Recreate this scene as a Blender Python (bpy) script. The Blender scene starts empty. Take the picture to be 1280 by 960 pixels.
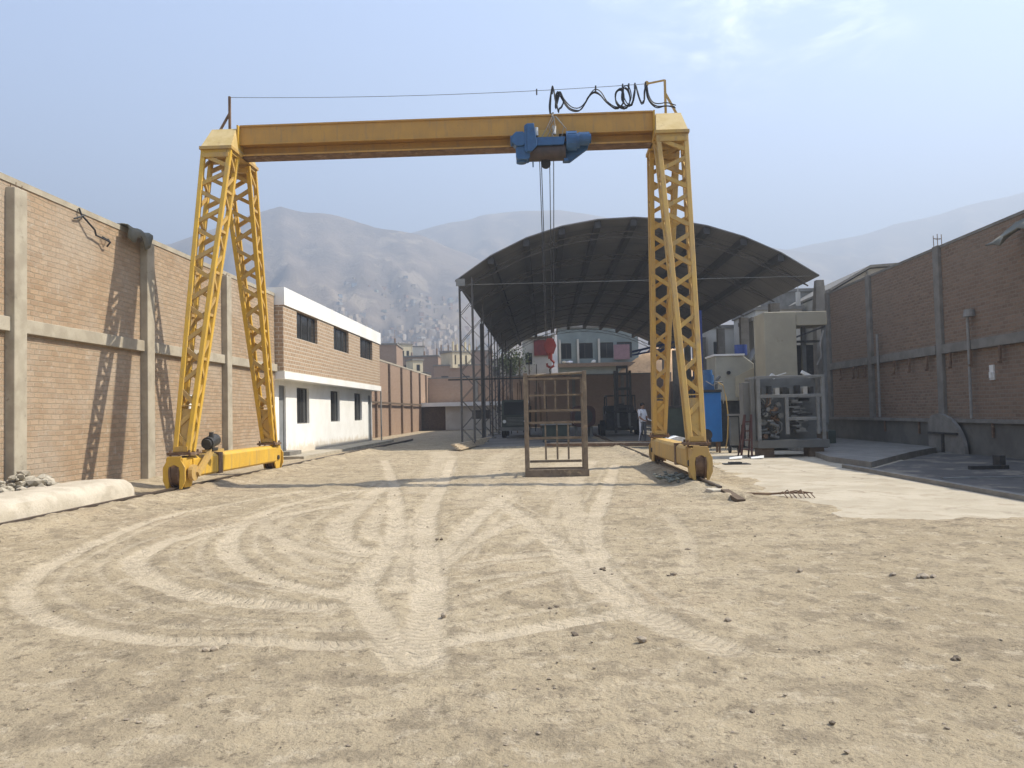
import bpy, bmesh, math, random
import numpy as np
from mathutils import Vector, Matrix
random.seed(7); rng = np.random.default_rng(11)
S = bpy.context.scene; COL = S.collection
R = math.radians
V = Vector

# ------------------------------------------------------------------ mesh builder
class MB:
    def __init__(s): s.v = []; s.f = []
    def add(s, vs, fs):
        o = len(s.v); s.v += [tuple(v) for v in vs]; s.f += [tuple(i + o for i in f) for f in fs]; return s
    def box(s, x0, y0, z0, x1, y1, z1):
        return s.add([(x0,y0,z0),(x1,y0,z0),(x1,y1,z0),(x0,y1,z0),(x0,y0,z1),(x1,y0,z1),(x1,y1,z1),(x0,y1,z1)],
                     [(0,3,2,1),(4,5,6,7),(0,1,5,4),(1,2,6,5),(2,3,7,6),(3,0,4,7)])
    def cbox(s, c, d, rz=0.0):
        n0 = len(s.v)
        s.box(-d[0]/2,-d[1]/2,-d[2]/2,d[0]/2,d[1]/2,d[2]/2)
        M = Matrix.Rotation(rz,3,'Z')
        s.v[n0:] = [tuple(M @ V(v) + V(c)) for v in s.v[n0:]]
        return s
    def bar(s, p, q, w, h=None, up=(0,0,1)):
        h = h or w; p = V(p); q = V(q); d = (q-p).normalized(); u = V(up)
        if abs(d.dot(u)) > .98: u = V((0,1,0))
        a = d.cross(u).normalized(); b = a.cross(d).normalized(); a *= w/2; b *= h/2
        return s.add([p-a-b,p+a-b,p+a+b,p-a+b,q-a-b,q+a-b,q+a+b,q-a+b],
                     [(0,1,2,3),(7,6,5,4),(0,4,5,1),(1,5,6,2),(2,6,7,3),(3,7,4,0)])
    def cyl(s, p, q, r, n=14, r2=None):
        p = V(p); q = V(q); r2 = r if r2 is None else r2; d = (q-p).normalized()
        u = V((0,0,1)) if abs(d.z) < .9 else V((1,0,0)); a = d.cross(u).normalized(); b = d.cross(a).normalized()
        vs = []
        for c, rr in ((p,r),(q,r2)):
            for i in range(n):
                t = 2*math.pi*i/n; vs.append(c + a*math.cos(t)*rr + b*math.sin(t)*rr)
        fs = [(i,(i+1)%n,n+(i+1)%n,n+i) for i in range(n)] + [tuple(range(n))[::-1], tuple(range(n,2*n))]
        return s.add(vs, fs)
    def tube(s, pts, r, n=6):
        pts = [V(p) for p in pts]; vs = []; m = len(pts)
        for i, p in enumerate(pts):
            d = (pts[min(i+1,m-1)] - pts[max(i-1,0)]).normalized()
            u = V((0,0,1)) if abs(d.z) < .95 else V((0,1,0)); a = d.cross(u).normalized(); b = d.cross(a).normalized()
            for k in range(n):
                t = 2*math.pi*k/n; vs.append(p + a*math.cos(t)*r + b*math.sin(t)*r)
        fs = [(i*n+k, i*n+(k+1)%n, (i+1)*n+(k+1)%n, (i+1)*n+k) for i in range(m-1) for k in range(n)]
        fs += [tuple(range(n))[::-1], tuple(range((m-1)*n, m*n))]
        return s.add(vs, fs)
    def prism(s, poly, axis, a, b):
        def P(u, w, t): return {'x':(t,u,w),'y':(u,t,w),'z':(u,w,t)}[axis]
        n = len(poly); vs = [P(u,w,a) for u,w in poly] + [P(u,w,b) for u,w in poly]
        return s.add(vs, [(i,(i+1)%n,n+(i+1)%n,n+i) for i in range(n)] + [tuple(range(n))[::-1], tuple(range(n,2*n))])
    def frustum(s, b0, b1, z0, t0, t1, z1):
        (x0,y0),(x1,y1),(u0,w0),(u1,w1) = b0,b1,t0,t1
        return s.add([(x0,y0,z0),(x1,y0,z0),(x1,y1,z0),(x0,y1,z0),(u0,w0,z1),(u1,w0,z1),(u1,w1,z1),(u0,w1,z1)],
                     [(0,3,2,1),(4,5,6,7),(0,1,5,4),(1,2,6,5),(2,3,7,6),(3,0,4,7)])
    def rock(s, c, r, fl=.7):
        bm = bmesh.new(); bmesh.ops.create_icosphere(bm, subdivisions=1, radius=1)
        rx, ry, rz = r*random.uniform(.7,1.3), r*random.uniform(.7,1.3), r*fl*random.uniform(.7,1.2); a = random.uniform(0,6.28)
        ca, sa = math.cos(a), math.sin(a); vs = []
        for v in bm.verts:
            k = random.uniform(.72,1.22); x, y, z = v.co.x*rx*k, v.co.y*ry*k, v.co.z*rz*k
            vs.append((c[0]+x*ca-y*sa, c[1]+x*sa+y*ca, c[2]+z))
        fs = [tuple(v.index for v in f.verts) for f in bm.faces]; bm.free()
        return s.add(vs, fs)
    def wall(s, axis, t0, t1, u0, u1, z0, z1, holes=()):
        """slab of thickness t0..t1 along `axis`, spanning u0..u1 and z0..z1, minus rectangular holes (ua,ub,za,zb)"""
        us = sorted({u0,u1,*[h[0] for h in holes],*[h[1] for h in holes]})
        zs = sorted({z0,z1,*[h[2] for h in holes],*[h[3] for h in holes]})
        for a, b in zip(us, us[1:]):
            run = None
            for c, d in list(zip(zs, zs[1:])) + [(None,None)]:
                solid = c is not None and not any(h[0] <= (a+b)/2 <= h[1] and h[2] <= (c+d)/2 <= h[3] for h in holes)
                if solid: run = (run[0], d) if run else (c, d)
                elif run:
                    if axis == 'x': s.box(t0,a,run[0],t1,b,run[1])
                    else: s.box(a,t0,run[0],b,t1,run[1])
                    run = None
        return s
    def spin(s, origin, rz, n0=0):
        M = Matrix.Rotation(rz,3,'Z'); o = V(origin)
        s.v[n0:] = [tuple(M @ (V(v)-o) + o) for v in s.v[n0:]]; return s
    def build(s, name, mat, parent=None, smooth=False, bevel=0, label=None, origin=None):
        me = bpy.data.meshes.new(name); o = bpy.data.objects.new(name, me); COL.objects.link(o)
        off = WL.get(parent, V((0,0,0))) if parent else V(origin or (0,0,0))
        me.from_pydata([tuple(V(v)-off) for v in s.v], [], s.f); me.validate()
        bm = bmesh.new(); bm.from_mesh(me); bmesh.ops.recalc_face_normals(bm, faces=bm.faces); bm.to_mesh(me); bm.free()
        me.materials.append(mat)
        if smooth:
            for p in me.polygons: p.use_smooth = True
            try: me.set_sharp_from_angle(angle=R(40))
            except Exception: pass
        if parent: o.parent = parent; WL[o] = off
        else: o.location = off; WL[o] = off
        if bevel:
            m = o.modifiers.new('bevel','BEVEL'); m.width = bevel; m.segments = 2; m.limit_method = 'ANGLE'
        if label: o['label'] = label
        return o
WL = {}
def tag(o, label=None, cat=None, group=None, kind=None):
    for k, v in (('label',label),('category',cat),('group',group),('kind',kind)):
        if v: o[k] = v
    return o
def thing(name, label, cat, loc=(0,0,0), group=None):
    o = bpy.data.objects.new(name, None); COL.objects.link(o); o.location = loc; WL[o] = V(loc); o.empty_display_size = .2
    return tag(o, label, cat, group)
def single(mb, name, mat, label, cat, group=None, smooth=False, bevel=0, kind=None):
    a = np.array(mb.v); c = (a.min(0)+a.max(0))/2; c[2] = a[:,2].min()
    return tag(mb.build(name, mat, None, smooth, bevel, origin=tuple(c)), label, cat, group, kind)
def dup(root, loc, rz=None, label=None, group=None):
    r = root.copy(); COL.objects.link(r); r.location = loc
    if rz is not None: r.rotation_euler = (0,0,rz)
    if label: r['label'] = label
    if group: r['group'] = group
    for ch in list(root.children):
        c = ch.copy(); COL.objects.link(c); c.parent = r
        for g in ch.children:
            d = g.copy(); COL.objects.link(d); d.parent = c
    return r

# ------------------------------------------------------------------ materials
class NT:
    def __init__(s, name):
        s.m = bpy.data.materials.new(name); s.m.use_nodes = True; t = s.m.node_tree; s.n = t.nodes; s.l = t.links
        s.b = s.n['Principled BSDF']
    def node(s, typ, **kw):
        n = s.n.new(typ)
        for k, v in kw.items():
            if k in n.inputs.keys(): n.inputs[k].default_value = v
            else: setattr(n, k, v)
        return n
    def coord(s, out='Object'): return s.node('ShaderNodeTexCoord').outputs[out]
    def noise(s, vec, scale, detail=5, rough=.55):
        n = s.n.new('ShaderNodeTexNoise'); n.inputs['Scale'].default_value = scale; n.inputs['Detail'].default_value = detail
        n.inputs['Roughness'].default_value = rough; s.l.new(vec, n.inputs['Vector']); return n.outputs['Fac']
    def ramp(s, fac, a, b, lo=0., hi=1.):
        n = s.n.new('ShaderNodeMapRange'); n.inputs['From Min'].default_value = a; n.inputs['From Max'].default_value = b
        n.inputs['To Min'].default_value = lo; n.inputs['To Max'].default_value = hi; n.interpolation_type = 'SMOOTHSTEP'; s.l.new(fac, n.inputs['Value']); return n.outputs['Result']
    def mix(s, fac, a, b, mode='MIX'):
        n = s.n.new('ShaderNodeMix'); n.data_type = 'RGBA'; n.blend_type = mode
        for i, x in ((0,fac),(6,a),(7,b)):
            if isinstance(x, (int,float)): n.inputs[i].default_value = x
            elif isinstance(x, tuple): n.inputs[i].default_value = (*x,1) if len(x)==3 else x
            else: s.l.new(x, n.inputs[i])
        return n.outputs[2]
    def math(s, op, a, b=None):
        n = s.n.new('ShaderNodeMath'); n.operation = op
        for i, x in ((0,a),(1,b)):
            if x is None: continue
            if isinstance(x,(int,float)): n.inputs[i].default_value = x
            else: s.l.new(x, n.inputs[i])
        return n.outputs[0]
    def bump(s, h, strength=.3, dist=.02, prev=None):
        n = s.n.new('ShaderNodeBump'); n.inputs['Strength'].default_value = strength; n.inputs['Distance'].default_value = dist
        s.l.new(h, n.inputs['Height'])
        if prev: s.l.new(prev, n.inputs['Normal'])
        return n.outputs['Normal']
    def done(s, col, rough=.85, nrm=None, metal=0., spec=.3):
        if isinstance(col, tuple): s.b.inputs['Base Color'].default_value = (*col,1)
        else: s.l.new(col, s.b.inputs['Base Color'])
        if isinstance(rough,(int,float)): s.b.inputs['Roughness'].default_value = rough
        else: s.l.new(rough, s.b.inputs['Roughness'])
        if nrm: s.l.new(nrm, s.b.inputs['Normal'])
        s.b.inputs['Metallic'].default_value = metal; s.b.inputs['Specular IOR Level'].default_value = spec
        return s.m
def pm(name, c1, c2=None, rough=.85, metal=0., scale=2.5, bump=.2, bscale=35, bdist=.01, dirt=None, spec=.3):
    t = NT(name); co = t.coord(); c2 = c2 or tuple(x*.78 for x in c1)
    col = t.mix(t.ramp(t.noise(co,scale,7,.6),.36,.64), c1, c2)
    if dirt:
        dc, th, ds = dirt
        col = t.mix(t.ramp(t.noise(co,ds,8,.65),th,th+.1), col, dc)
    nr = t.bump(t.noise(co,bscale,6,.6), bump, bdist) if bump else None
    return t.done(col, rough, nr, metal, spec)
def brick(name, c1, c2, mortar, stain=(.5,.44,.36), bw=.25, bh=.105, mw=.014, bump=.6, amt=.35, dust=(.38,.31,.23)):
    t = NT(name); g = t.node('ShaderNodeNewGeometry'); sep = t.node('ShaderNodeSeparateXYZ'); t.l.new(g.outputs['Position'], sep.inputs[0])
    u = t.math('ADD', sep.outputs['X'], sep.outputs['Y']); cb = t.node('ShaderNodeCombineXYZ')
    # courses wander a little, as hand-laid ones do
    wob = t.noise(g.outputs['Position'], 1.3, 2); z = t.math('ADD', sep.outputs['Z'], t.math('MULTIPLY', t.math('SUBTRACT', wob, .5), .05))
    fine = t.noise(g.outputs['Position'], 9, 3); u2 = t.math('ADD', u, t.math('MULTIPLY', fine, .03)); z2 = t.math('ADD', z, t.math('MULTIPLY', t.math('SUBTRACT', fine, .5), .028))
    t.l.new(u2, cb.inputs['X']); t.l.new(z2, cb.inputs['Y'])
    b = t.node('ShaderNodeTexBrick'); b.offset = .5
    for k, v in (('Scale',1),('Mortar Size',mw),('Mortar Smooth',.3),('Bias',0.),('Brick Width',bw),('Row Height',bh)): b.inputs[k].default_value = v
    b.inputs['Color1'].default_value = (*c1,1); b.inputs['Color2'].default_value = (*c2,1); b.inputs['Mortar'].default_value = (*mortar,1)
    t.l.new(cb.outputs[0], b.inputs['Vector'])
    col = b.outputs['Color']
    col = t.mix(t.ramp(t.noise(g.outputs['Position'], .45, 6, .6), .4, .7, 0, amt), col, stain)
    col = t.mix(t.ramp(t.noise(g.outputs['Position'], 14, 4, .7), .5, .75, 0, .45), col, tuple(x*.62 for x in c2))
    col = t.mix(t.ramp(t.noise(g.outputs['Position'], 6, 6, .7), .56, .7, 0, .6), col, stain)
    col = t.mix(t.ramp(t.noise(g.outputs['Position'], 2.2, 6, .7), .55, .72, 0, .5), col, dust)
    n = t.bump(t.math('SUBTRACT', t.noise(g.outputs['Position'], 60, 5), t.math('MULTIPLY', b.outputs['Fac'], 1.4)), bump, .02)
    return t.done(col, .95, n, 0, .15)

M = {}
M['brick_tan'] = brick('weathered tan brick', (.455,.325,.212), (.355,.245,.155), (.37,.295,.20), mw=.012, bump=1., bh=.10, amt=.5)
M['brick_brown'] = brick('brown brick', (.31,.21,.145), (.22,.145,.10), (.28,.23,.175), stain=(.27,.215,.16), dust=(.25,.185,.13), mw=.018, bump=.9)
M['brick_office'] = brick('office brick', (.43,.305,.20), (.35,.245,.16), (.56,.50,.40), bw=.30, bh=.14, mw=.018, amt=.12, stain=(.45,.34,.24), dust=(.44,.32,.21))
M['brick_far'] = brick('far brick', (.36,.24,.165), (.31,.205,.14), (.34,.26,.2), amt=.2, stain=(.36,.27,.2))
M['concrete'] = pm('weathered concrete', (.42,.375,.29), (.33,.29,.22), bump=.35, bscale=25, dirt=((.26,.23,.18),.60,3))
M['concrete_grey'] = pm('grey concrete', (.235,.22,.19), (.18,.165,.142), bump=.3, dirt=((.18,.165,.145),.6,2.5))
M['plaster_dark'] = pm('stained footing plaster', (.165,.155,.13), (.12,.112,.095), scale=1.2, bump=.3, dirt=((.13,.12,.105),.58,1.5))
M['concrete_pale'] = pm('pale chalky concrete', (.52,.465,.37), (.42,.37,.285), scale=3, bump=.6, bscale=22, bdist=.02, dirt=((.36,.31,.235),.62,5))
M['slab'] = pm('dusty concrete slab', (.45,.395,.30), (.375,.325,.24), scale=.9, bump=.35, bscale=26, dirt=((.34,.285,.21),.54,1.9))
M['asphalt'] = pm('dark worn paving', (.115,.105,.092), (.08,.074,.066), scale=.8, bump=.3, rough=.9, dirt=((.22,.19,.145),.50,1.0))
M['white'] = pm('white wall paint', (.82,.81,.77), (.76,.745,.70), scale=.8, bump=.06, dirt=((.62,.57,.48),.68,1.5))
M['offwhite'] = pm('dirty white paint', (.55,.53,.47), (.46,.43,.37), scale=.8, bump=.1, dirt=((.35,.31,.25),.62,2))
M['yellow'] = pm('crane yellow paint', (.60,.385,.07), (.52,.33,.075), scale=3, rough=.5, bump=.05, dirt=((.40,.28,.13),.55,2.2), spec=.4)
M['yellow_dirty_shade'] = pm('dusty shade-toned crane paint', (.50,.345,.135), (.43,.30,.15), scale=2, rough=.65, bump=.08, dirt=((.33,.22,.11),.56,3))
M['ochre'] = pm('girder ochre paint', (.52,.295,.07), (.46,.26,.065), scale=1.5, rough=.55, bump=.04, dirt=((.34,.20,.06),.62,3))
M['cap'] = pm('pale sunlit cap paint', (.60,.46,.22), (.52,.38,.15), scale=3, rough=.6, bump=.06, dirt=((.42,.28,.12),.6,4))  # paler than the crane yellow: sunlight on the sloping heads put into the colour
M['rust'] = pm('rusty steel', (.20,.125,.075), (.13,.08,.05), scale=7, rough=.85, bump=.3, bscale=50, dirt=((.27,.20,.135),.56,5))
M['rack'] = pm('brown dusty steel', (.235,.185,.13), (.17,.13,.09), scale=6, rough=.75, bump=.15, dirt=((.33,.26,.17),.56,5))
M['steel_dark'] = pm('dark oily steel', (.055,.052,.048), (.035,.033,.03), rough=.5, scale=6, bump=.12, dirt=((.11,.085,.06),.6,5))
M['steel_grey'] = pm('grey machine paint', (.17,.172,.16), (.135,.135,.125), rough=.55, scale=2, bump=.05, dirt=((.12,.115,.10),.6,3))
M['steel_lgrey'] = pm('light grey steel', (.25,.25,.235), (.20,.20,.185), rough=.5, scale=3, bump=.05, dirt=((.2,.185,.16),.62,4))
M['rail'] = pm('worn rail steel', (.12,.095,.075), (.08,.06,.05), rough=.5, metal=.4, bump=.1, scale=8)
M['cream'] = pm('cream machine paint', (.42,.375,.27), (.365,.325,.235), rough=.55, scale=1.2, bump=.03, dirt=((.30,.26,.18),.65,2.5))
M['cream2'] = pm('pale cream machine paint', (.38,.37,.305), (.325,.315,.26), rough=.55, scale=1.5, bump=.03, dirt=((.27,.245,.19),.62,2.5))
M['blue'] = pm('hoist blue paint', (.035,.115,.26), (.03,.09,.20), rough=.45, scale=5, bump=.05, dirt=((.07,.085,.11),.6,5), spec=.45)
M['blue_bright'] = pm('bright blue cabinet paint', (.025,.17,.46), (.025,.15,.41), rough=.4, scale=2, bump=.02, dirt=((.05,.14,.29),.66,4), spec=.45)
M['blue_navy'] = pm('navy blue paint', (.03,.055,.20), (.025,.045,.16), rough=.5, bump=.05)
M['black'] = pm('black rubber', (.022,.021,.02), (.03,.028,.026), rough=.7, bump=.15)
M['cable'] = pm('black cable', (.03,.032,.034), rough=.6, bump=0)
M['rope'] = pm('steel wire rope', (.07,.068,.065), rough=.5, metal=.3, bump=0)
M['red'] = pm('faded red paint', (.22,.045,.04), (.16,.038,.034), rough=.55, bump=.08, dirt=((.2,.09,.07),.6,6))
M['maroon'] = pm('maroon tank paint', (.09,.035,.028), (.065,.028,.022), rough=.6, bump=.1, dirt=((.12,.075,.05),.6,3))
M['green_dark'] = pm('dark green paint', (.06,.075,.058), (.045,.055,.043), rough=.6, bump=.08, dirt=((.10,.09,.07),.6,3))
M['drum'] = pm('dark brown drum steel', (.085,.062,.05), (.06,.045,.038), rough=.55, scale=6, bump=.15)
M['roof'] = None
M['glass'] = NT('dark window glass').done((.035,.035,.034), .12, None, 0, .5)
M['frame'] = pm('dark window frame', (.07,.068,.063), rough=.5, bump=0)
M['door'] = pm('grey door paint', (.24,.25,.255), (.20,.21,.215), rough=.5, bump=.03)
M['wood'] = pm('sun bleached timber', (.46,.37,.25), (.36,.28,.185), scale=6, bump=.25, dirt=((.22,.165,.11),.62,6))
M['wood_dark'] = pm('dark timber', (.14,.10,.065), (.10,.07,.045), scale=6, bump=.25)
M['tarp'] = pm('grey green tarpaulin', (.19,.18,.14), (.14,.135,.105), rough=.8, bump=.4, bscale=9, bdist=.04)
M['rubble'] = pm('broken concrete', (.44,.40,.32), (.30,.265,.205), scale=5, bump=.4)
M['stone'] = pm('dusty stone', (.34,.285,.21), (.24,.195,.145), scale=7, bump=.3)
M['dark_clod'] = pm('dark clod', (.17,.135,.095), (.12,.095,.07), scale=9, bump=.3)
M['skin'] = pm('skin', (.30,.165,.105), (.26,.14,.09), rough=.6, bump=.05)
M['shirt'] = pm('white shirt cloth', (.74,.74,.76), (.64,.64,.67), scale=8, rough=.9, bump=.3, bscale=14)
M['trousers'] = pm('grey work trousers', (.13,.13,.135), (.10,.10,.105), scale=8, rough=.9, bump=.3, bscale=14)
M['hair'] = pm('dark hair', (.02,.016,.013), rough=.7, bump=.3)
M['sign'] = pm('white sign board', (.75,.75,.72), (.66,.66,.62), scale=12, bump=0)
M['pvc'] = pm('pale conduit', (.30,.29,.265), (.24,.23,.21), bump=.05, scale=5)
M['yellow_house'] = pm('pale yellow facade', (.60,.52,.36), (.52,.45,.31), scale=.6, bump=.1, dirt=((.40,.31,.19),.62,.8))
M['teal_house'] = pm('pale grey blue facade', (.25,.285,.27), (.20,.235,.225), scale=.6, bump=.1)
M['pink'] = pm('faded pink cloth', (.30,.19,.205), (.25,.16,.175), bump=.2)
M['hedge'] = pm('dusty leaves', (.10,.125,.05), (.065,.085,.035), rough=.7, bump=.3)
M['sand'] = pm('orange sand heap', (.55,.36,.20), (.46,.30,.165), scale=.8, bump=.5, bscale=3, bdist=.2, dirt=((.34,.21,.12),.58,.6))
def paint(name, c1, c2, dustc, rough=.55):
    t = NT(name); P = t.coord('Object'); mp = t.node('ShaderNodeMapping'); mp.inputs['Scale'].default_value = (5,5,.55); t.l.new(P, mp.inputs['Vector'])
    st = t.noise(mp.outputs[0], 1.6, 6, .65)
    col = t.mix(t.ramp(t.noise(P,2.2,7,.6),.36,.64), c1, c2)
    col = t.mix(t.ramp(st,.50,.66,0,.75), col, dustc)
    chip = t.ramp(t.noise(P,17,7,.75),.63,.67)
    col = t.mix(t.math('MULTIPLY', chip, .85), col, (.15,.085,.045))
    col = t.mix(t.ramp(st,.66,.74,0,.7), col, (.22,.12,.055))
    return t.done(col, rough, t.bump(t.noise(P,30,5),.08,.01), 0, .35)
M['yellow'] = paint('crane yellow paint',(.64,.39,.045),(.56,.34,.05),(.45,.30,.10),.5)
M['yellow_dirty_shade'] = paint('dusty shade-toned crane paint',(.54,.345,.09),(.47,.305,.105),(.37,.255,.12),.6)  # dusty tan paint; on the leg lacing it doubles as painted shade
M['ochre'] = paint('girder ochre paint',(.50,.28,.065),(.44,.25,.065),(.36,.225,.085),.55)
def slabmat():
    t = NT('dusty cracked slab'); P = t.coord()
    col = t.mix(t.ramp(t.noise(P,.9,7,.62),.38,.62), (.46,.405,.31), (.385,.335,.25))
    col = t.mix(t.ramp(t.noise(P,1.9,8,.68),.52,.64,0,.8), col, (.34,.285,.205))
    col = t.mix(t.ramp(t.noise(P,9,6,.75),.58,.68,0,.6), col, (.26,.22,.16))
    wv = t.node('ShaderNodeVectorMath'); wv.operation = 'ADD'; nn = t.n.new('ShaderNodeTexNoise'); nn.inputs['Scale'].default_value = 1.4; nn.inputs['Detail'].default_value = 6
    t.l.new(P, nn.inputs['Vector']); t.l.new(P, wv.inputs[0]); t.l.new(nn.outputs['Color'], wv.inputs[1])
    vo = t.node('ShaderNodeTexVoronoi'); vo.feature = 'DISTANCE_TO_EDGE'; vo.inputs['Scale'].default_value = .33; t.l.new(wv.outputs[0], vo.inputs['Vector'])
    cr = t.ramp(vo.outputs['Distance'], .012,.004)
    col = t.mix(t.math('MULTIPLY', t.math('MULTIPLY', cr, t.ramp(t.noise(P,.8,3),.45,.6)), .6), col, (.20,.165,.12))
    return t.done(col, .95, t.bump(t.noise(P,24,7),.35,.015), 0, .15)
M['slab'] = slabmat()
def whitewall():
    t = NT('white wall paint'); g = t.node('ShaderNodeNewGeometry'); P = g.outputs['Position']; sep = t.node('ShaderNodeSeparateXYZ'); t.l.new(P, sep.inputs[0])
    col = t.mix(t.ramp(t.noise(P,.8,6,.6),.4,.66), (.82,.81,.77), (.75,.735,.69))
    # dusty splash stain above the pavement, and a few drips
    h = t.math('ADD', sep.outputs['Z'], t.math('MULTIPLY', t.noise(P,2.2,6,.7), -.9))
    col = t.mix(t.ramp(h, .10,-.25,0,.75), col, (.55,.47,.35))
    mp = t.node('ShaderNodeMapping'); mp.inputs['Scale'].default_value = (4,4,.35); t.l.new(P, mp.inputs['Vector'])
    col = t.mix(t.ramp(t.noise(mp.outputs[0],1.5,5,.6),.62,.74,0,.4), col, (.58,.53,.44))
    return t.done(col, .9, t.bump(t.noise(P,20,5),.08,.01), 0, .2)
M['white'] = whitewall()
def roofmat():
    t = NT('grey corrugated roof sheet'); g = t.node('ShaderNodeNewGeometry'); P = g.outputs['Position']
    sep = t.node('ShaderNodeSeparateXYZ'); t.l.new(P, sep.inputs[0])
    w = t.math('SINE', t.math('MULTIPLY', sep.outputs['Y'], 6.2832/.19))
    seam = t.ramp(t.math('FRACT', t.math('DIVIDE', sep.outputs['Y'], 1.75)), .93, .97)
    col = t.mix(t.ramp(t.noise(P,.5,6),.35,.65), (.20,.195,.188), (.15,.147,.142))
    col = t.mix(t.math('MULTIPLY', seam, .45), col, (.05,.05,.05))
    return t.done(col, .6, t.bump(w,.6,.02), 0., .3)
M['roof'] = roofmat()
HAZE, SKY, SUN, EXPO = .0016, .127, 5.0, 1.37
# ------------------------------------------------------------------ numpy noise
def vnoise(x, y, seed=0):
    xi = np.floor(x).astype(np.int64); yi = np.floor(y).astype(np.int64); fx = x-xi; fy = y-yi
    fx = fx*fx*(3-2*fx); fy = fy*fy*(3-2*fy)
    def h(a, b):
        n = (a*374761393 + b*668265263 + seed*974634777) & 0xFFFFFFFF
        n = ((n ^ (n >> 13))*1274126177) & 0xFFFFFFFF; n = n ^ (n >> 16)
        return (n & 0xFFFF)/65535.
    return (h(xi,yi)*(1-fx)+h(xi+1,yi)*fx)*(1-fy) + (h(xi,yi+1)*(1-fx)+h(xi+1,yi+1)*fx)*fy
def fbm(x, y, oct=4, seed=0, gain=.5):
    a = 1.; s = 0.; t = 0.
    for i in range(oct): s = s + a*vnoise(x*2**i, y*2**i, seed+i); t += a; a *= gain
    return s/t
def sstep(a, b, x):
    t = np.clip((x-a)/(b-a),0,1); return t*t*(3-2*t)
def crom(P, step=.06):
    P = np.array(P, float); P = np.vstack([2*P[0]-P[1], P, 2*P[-1]-P[-2]]); out = []
    for i in range(1, len(P)-2):
        n = max(2, int(np.linalg.norm(P[i+1]-P[i])/step)); t = np.linspace(0,1,n,endpoint=False)[:,None]
        a,b,c,d = P[i-1],P[i],P[i+1],P[i+2]
        out.append(.5*((2*b)+(-a+c)*t+(2*a-5*b+4*c-d)*t**2+(-a+3*b-3*c+d)*t**3))
    return np.vstack(out)

# ------------------------------------------------------------------ ground: one sheet to the foot of the hills
tracks = [
  # (ruts left by wheels and forklift, half width, strength)
 ([(-4.5,15.6),(-5.13,14.23),(-5.62,11.31),(-5.19,8.55),(-4.73,7.05),(-4.2,6.22),(-3.54,5.59),(-3.01,5.27),(-2.54,5.11),(-2.06,5.09),(-1.61,5.02),(-1.15,5.02),(-.65,5.1),(-.24,5.27),(.3,5.61),(.98,5.97)],.13,.9),
 ([(-3.0,13.9),(-3.56,12.36),(-4.01,11.12),(-4.46,9.59),(-4.26,8.1),(-3.69,7.19),(-3.1,6.58),(-2.51,6.21),(-1.92,5.98),(-1.41,5.91)],.17,.95),
 ([(-3.4,15.74),(-4.05,14.06),(-4.28,11.86),(-3.97,9.99),(-3.43,8.41),(-2.81,7.36),(-2.34,6.84),(-1.89,6.51),(-1.34,6.16)],.14,.95),
 ([(-4.35,12.06),(-3.62,10.16),(-2.88,8.87),(-2.27,8.13),(-1.59,7.66)],.13,.7),
 ([(-3.9,12.3),(-3.3,9.6),(-2.5,7.9),(-2.0,7.3),(-1.3,7.0)],.1,.6),
 ([(-3.44,17.6),(-3.0,12.93),(-2.78,10.58),(-2.3,8.93),(-1.86,8.19),(-1.58,8.04)],.2,.85),
 ([(-2.6,12.6),(-2.3,10.3),(-2.0,9.2),(-1.6,8.9)],.15,.7),
 ([(-2.93,24.82),(-2.24,17.35),(-1.85,12.76),(-1.55,10.08),(-1.07,7.1),(-.83,5.29),(-.71,4.34)],.18,1.),
 ([(-5.24,25.54),(-3.44,17.6),(-2.25,11.79),(-1.75,8.88),(-1.58,6.65),(-1.25,5.72),(-.96,4.93),(-.73,4.34)],.16,.95),
 ([(-2.5,22.),(-2.0,14.),(-1.75,10.5),(-1.35,7.4),(-1.2,6.3)],.13,.7),
 ([(-.62,14.47),(-.94,11.17),(-1.06,8.82),(-1.12,7.66)],.17,.85),
 ([(-.15,11.52),(-.7,9.47),(-.99,7.86),(-1.08,6.47)],.14,.8),
 ([(-1.01,13.84),(-.37,11.11),(.14,8.46),(.43,6.53),(.74,5.53),(1.04,4.9),(1.2,4.59)],.17,.95),
 ([(1.92,21.52),(.99,13.52),(.56,9.86),(.5,7.36),(.63,5.98),(.87,5.04)],.16,.9),
 ([(-1.04,7.39),(-.35,7.94),(.46,8.19)],.11,.65),
 ([(-1.0,6.7),(-.2,7.2),(.7,7.45)],.09,.55),
 ([(-.81,5.93),(-.3,6.57),(.33,7.29),(.89,7.72)],.1,.55),
 ([(1.66,11.29),(1.57,9.13),(1.36,7.69),(1.17,6.8)],.12,.5),
 ([(1.39,23.47),(.5,15.02),(.39,10.61),(.46,8.19)],.24,.7),
 ([(-.37,8.26),(.07,10.64),(.35,15.05)],.12,.6),
 ([(-4.2,31.),(-3.2,25.),(-2.6,19.),(-2.2,14.)],.5,.55),
 ([(1.2,31.),(.8,24.),(.3,17.),(.1,13.)],.5,.45),
 ([(-1.2,31.),(-1.5,24.),(-1.3,17.),(-1.1,12.)],.4,.4),
]

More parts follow.
